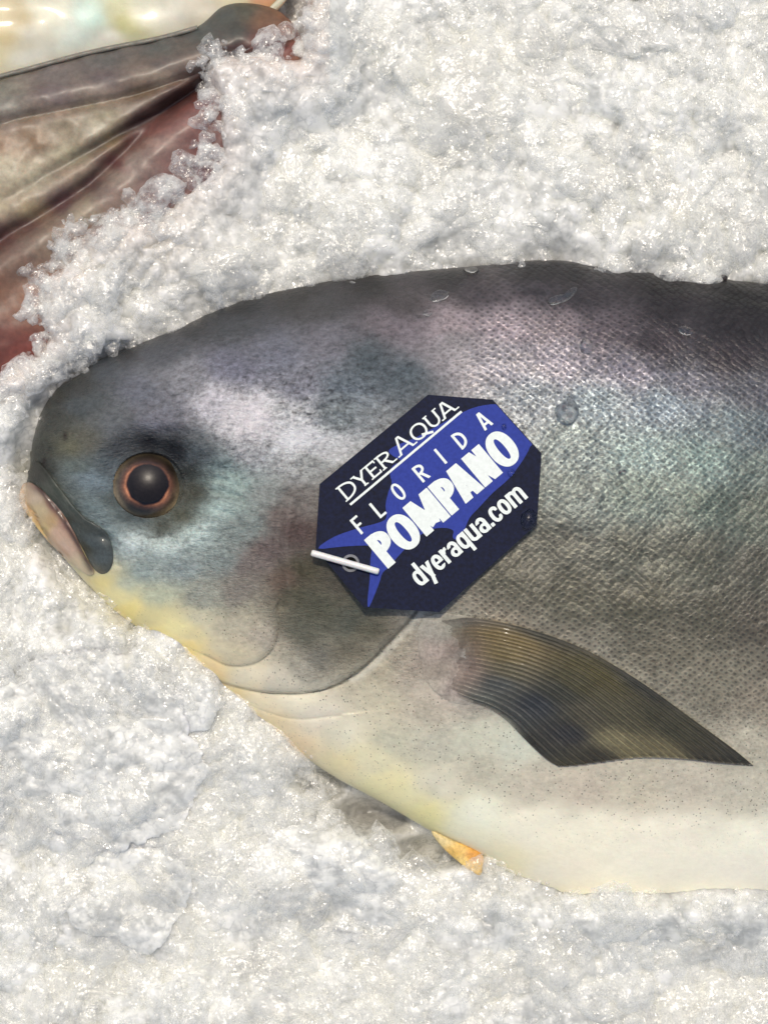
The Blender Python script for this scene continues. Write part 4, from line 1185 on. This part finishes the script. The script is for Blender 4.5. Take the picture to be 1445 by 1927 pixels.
# pinkish meltwater tint near the dark fish, yellowish by the chin
d, s = seg_dist(vx, vy, ICE_EDGE_L, True)
tn = np.ones((len(vx), 3))
def tadd(wt, c):
    global tn
    tn = tn * (1 - wt[:, None]) + tn * np.array(c) * wt[:, None]
tadd(np.clip(np.exp(-d / 40.0) * 0.9 * (vx < 620) * (vy < 760), 0, 1), (0.86, 0.72, 0.68))
tadd(0.35 * np.exp(-((vx - 330) / 200.0) ** 2 - ((vy - 480) / 130.0) ** 2), (0.98, 0.92, 0.86))
tadd(np.clip(0.9 * np.exp(-((vx - 700) / 100.0) ** 2 - ((vy - 1540 - 0.55 * (vx - 700)) / 36.0) ** 2), 0, 1), (0.50, 0.48, 0.46))  # grey shade of the hollow under the belly, painted into the tint
tadd(0.5 * np.exp(-((vx - 1320) / 40.0) ** 2 - ((vy - 1770) / 30.0) ** 2), (0.98, 0.93, 0.80))
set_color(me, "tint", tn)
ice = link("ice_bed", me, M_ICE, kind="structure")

# loose chips lying over the bed: nobody could count them
ICEPAD = 0
def chip_cloud(name, n, nr, na, mat, sampler, seed, flat=(0.15, 0.5), lift=0.0):
    """wet translucent lumps grown into the heap: ragged domes whose rims run down into the ice below"""
    r = np.random.RandomState(seed)
    x, y, z, sz = sampler(r, n)
    n = len(x)
    ang = np.linspace(0, 2 * math.pi, na, endpoint=False)[None]
    a1, a2, a3, a4 = (r.uniform(0, 6.28, (n, 1)) for _ in range(4))
    rad = 1 + 0.28 * np.sin(2 * ang + a1) + 0.16 * np.sin(3 * ang + a2) + 0.10 * np.sin(5 * ang + a3) + r.uniform(-0.13, 0.13, (n, na))
    el = r.uniform(0.45, 1, (n, 1)); rot = r.uniform(0, 6.28, (n, 1))
    rr = np.linspace(0, 1, nr)[1:]
    fl = r.uniform(flat[0], flat[1], (n, 1)); tx = r.uniform(-0.25, 0.25, (n, 1)); ty = r.uniform(-0.25, 0.25, (n, 1))
    P = [np.stack([x, y, z + lift * sz + fl[:, 0] * sz], 1)[:, None]]
    for q_, k_ in enumerate(rr):
        u = rad * k_ * np.cos(ang); v = rad * k_ * np.sin(ang) * el
        X = u * np.cos(rot) - v * np.sin(rot); Y = u * np.sin(rot) + v * np.cos(rot)
        h = fl * (1 - k_ ** 2.2) + tx * X + ty * Y + r.uniform(-0.06, 0.06, (n, na)) * (k_ < 0.99) - (0.22 if k_ > 0.99 else 0)
        P.append(np.stack([x[:, None] + sz[:, None] * X, y[:, None] + sz[:, None] * Y, z[:, None] + sz[:, None] * (h + lift)], 2))
    P = np.concatenate(P, 1); nb = P.shape[1]; P = P.reshape(-1, 3)
    tri = np.array([(0, 1 + i, 1 + (i + 1) % na) for i in range(na)])[:, ::-1]
    quad = np.array([(1 + k_ * na + i, 1 + (k_ + 1) * na + i, 1 + (k_ + 1) * na + (i + 1) % na, 1 + k_ * na + (i + 1) % na) for k_ in range(len(rr) - 1) for i in range(na)])[:, ::-1]
    off = (np.arange(n) * nb)[:, None, None]
    me = mesh_from(name, W(P[:, 0], P[:, 1], P[:, 2]), [(tri[None] + off).reshape(-1, 3), (quad[None] + off).reshape(-1, 4)])
    set_color(me, 'tint', np.ones((len(P), 3)))
    return link(name, me, mat, kind="stuff")
def on_ice(r, n):
    x = r.uniform(-60, 1505, n); y = r.uniform(-60, 1990, n)
    z = ice_h(x, y); f = surf(x, y)
    dens = 0.35 + 0.65 * sstep(-0.1, 0.3, fbm(x, y, 150, 201, 3))
    ok = (f < z - 4) & (r.rand(n) < dens) & (z > -30)
    x, y, z = x[ok], y[ok], z[ok]
    sz = 4.0 + 52 * r.rand(len(x)) ** 3.4
    return x, y, z, sz
chip_cloud("ice_chips", 9000, 5, 11, M_CHIP, on_ice, 5, (0.08, 0.28), 0.02)
def ice_rim(r, n):
    i = r.randint(0, len(ICE_EDGE), n)
    x = ICE_EDGE[i, 0] + r.normal(0, 16, n); y = ICE_EDGE[i, 1] + r.normal(0, 16, n)
    ok = (x > -60) & (y > -60) & (y < 760)
    x, y = x[ok], y[ok]
    z = np.maximum(ice_h(x, y), surf(x, y))
    return x, y, z, 5 + 24 * r.rand(len(x)) ** 2
chip_cloud("ice_grains", 420, 5, 12, M_CLEAR, ice_rim, 9, (0.15, 0.45), 0.05)
def big_on_ice(r, n):
    x = r.uniform(-60, 1505, n); y = r.uniform(-60, 1990, n)
    z = np.mean([ice_h(x + a, y + b) for a, b in ((0, 0), (14, 0), (-14, 0), (0, 14), (0, -14))], axis=0); f = surf(x, y)
    sz = 26 + 60 * r.rand(n) ** 2
    near = np.max([surf(x + sz * c, y + sz * d) for c, d in ((1, 0), (-1, 0), (0, 1), (0, -1))], axis=0)
    ok = (f < z - 4) & (near < 20) & (z > -20)
    return x[ok], y[ok], z[ok], sz[ok]
M_MELT = semi_clear_material("melting_ice", 0.04, 0.36, 0.25, 0.2, 0.22, 0.55, 0.09)
chip_cloud("melting_ice", 620, 10, 40, M_MELT, big_on_ice, 23, (0.10, 0.24), 0.03)

def fish_edge(r, n):
    P = np.array(FISH_OUT); i = r.randint(0, len(P), n)
    x = P[i, 0] + r.normal(0, 12, n); y = P[i, 1] + r.normal(0, 12, n)
    low = (y > 1080) & (x < 1460)
    keep = (low & (surf(x, y) < 60)) | (r.rand(n) < 0.10)
    hole = ((x > 590) & (x < 890) & (y > 1430) & (y < 1640))
    keep &= ~hole & (x > 30) & ~((x < 200) & (y > 860) & (y < 1110))
    x, y = x[keep], y[keep]
    return x, y, np.maximum(ice_h(x, y), np.minimum(surf(x, y), 40)), 3 + 12 * r.rand(len(x)) ** 2.5
chip_cloud("ice_crumbs", 700, 5, 11, M_CHIP, fish_edge, 19, (0.3, 0.6), 0.1)

# ice lumps one can point to
def lump(outline, top, label, mat=None, z=None, rough=6, seed=1, off=0, nr=40, na=200, jag=9, lean=None, **kw):
    """lean: direction in which a slab stands proud; its other side sinks into the bed"""
    mat = mat or M_SLAB
    c = np.mean(outline, axis=0)
    pr = dict(props=dict(label=label, category="ice", group="lumps of ice around the fish"))
    kw.setdefault('power', 3.0)
    if lean is not None:
        ext = np.max(np.abs(np.array(outline) - c) @ np.abs(np.array(lean)))
        def base(x, y):
            t = ((x - c[0]) * lean[0] + (y - c[1]) * lean[1]) / ext
            return ice_h(x, y) + off + 0.75 * top * sstep(-0.9, 0.9, t) - 6
        kw['bottom'] = -10.0
        return piece("ice_lump", outline, 8.0, base, mat, None, None, nr=nr, na=na, rough=0, seed=seed, jag=jag, **pr, **kw)
    ref = float(max(ice_ctrl(c[0], c[1]), surf(c[0], c[1]) if surf(c[0], c[1]) > -500 else -99)) + off
    base = (lambda x, y: ref + 0 * x) if z is None else z
    det = lambda x, y: 0.7 * (24 * chips(x + 10 * fbm(x, y, 60, 111, 3), y + 10 * fbm(x, y, 60, 115, 3), 58, 141, 1.1, 0.6, 0.8) + 9 * chips(x + 31, y + 6 * fbm(x, y, 30, seed, 3), 24, 151, 1.0, 0.8, 0.8))
    if nr < 30: det = None
    return piece("ice_lump", outline, top, base, mat, None, None, nr=nr, na=na, rough=rough, seed=seed, jag=jag, detail=det, **pr, **kw)
lump([(352, 1262), (392, 1268), (412, 1300), (408, 1340), (396, 1372), (350, 1380), (300, 1350), (300, 1290)], 30, "large rounded white ice lump touching the fish's throat", seed=3, lean=(1, 0.0))
lump([(410, 1312), (440, 1330), (480, 1362), (520, 1400), (546, 1418), (536, 1432), (500, 1444), (450, 1440), (405, 1428), (396, 1370)], 20, "triangular ice shard below the throat, pointing right", M_CHIP, seed=4, lean=(1, 0.5), jag=4)
lump([(300, 1190), (322, 1190), (328, 1206), (312, 1220), (288, 1216)], 16, "small pebble of ice on the yellow throat edge", M_CHIP, seed=5, nr=14, na=50, jag=3)
lump([(912, 1606), (936, 1602), (948, 1620), (944, 1642), (926, 1652), (908, 1640)], 20, "clear round ice bead at the tip of the yellow fin", M_CLEAR, seed=6, nr=16, na=60, z=16, rough=4, jag=3)
lump([(256, 372), (276, 338), (310, 324), (344, 340), (350, 352), (320, 378), (300, 412), (268, 420)], 16, "thin see-through ice flake on the dark fish", M_CLEAR, seed=7, rough=5)
lump([(110, 468), (150, 446), (196, 408), (222, 394), (256, 410), (258, 432), (220, 462), (170, 508), (130, 516)], 26, "knobbly clear ice cluster jutting left over the dark fish", M_CLEAR, seed=8, rough=14, jag=3)
lump([(384, 112), (404, 100), (440, 108), (452, 132), (430, 168), (400, 176)], 14, "smooth clear ice tip under the dark fish's snout", M_CLEAR, seed=9)
lump([(596, 1452), (634, 1470), (652, 1500), (640, 1520), (600, 1500), (585, 1470)], 14, "wet grey ice lump in the hollow under the belly", M_CHIP, seed=10, nr=16, na=60, jag=3)
lump([(752, 1584), (772, 1580), (778, 1596), (762, 1604), (748, 1598)], 10, "small square ice cube in the dark hollow", M_CLEAR, seed=11, nr=12, na=44, rough=3, jag=3)
lump([(150, 1590), (220, 1575), (300, 1580), (345, 1620), (350, 1700), (310, 1770), (270, 1790), (200, 1765), (140, 1740), (120, 1660)], 22, "broad flat ice slab at lower left with a rounded lower rim", seed=12, lean=(0.25, 1), off=0, nr=60, na=260, jag=16)
lump([(500, 1575), (580, 1542), (650, 1545), (690, 1585), (740, 1622), (800, 1655), (850, 1690), (780, 1760), (640, 1780), (520, 1720), (470, 1640)], 22, "broad domed ice slab below the dark hollow", seed=13, lean=(0.15, -1), off=0, nr=60, na=300, jag=18)
lump([(-60, 1250), (160, 1210), (300, 1260), (380, 1400), (388, 1470), (340, 1550), (240, 1600), (100, 1560), (-60, 1480)], 22, "widest smooth ice slab at left, below the chin", seed=14, lean=(0.9, 0.3), off=0, nr=90, na=360, jag=22)
lump([(880, 40), (930, 20), (960, 80), (985, 190), (960, 240), (900, 180)], 12, "long upright ice sliver in the upper ice field", M_CHIP, seed=15, lean=(1, 0.3))
lump([(524, 48), (540, 40), (556, 52), (552, 70), (532, 76), (520, 64)], 14, "glassy ice bead on the dark fish's reddish snout", M_CLEAR, seed=16, nr=12, na=40, rough=2, jag=3)
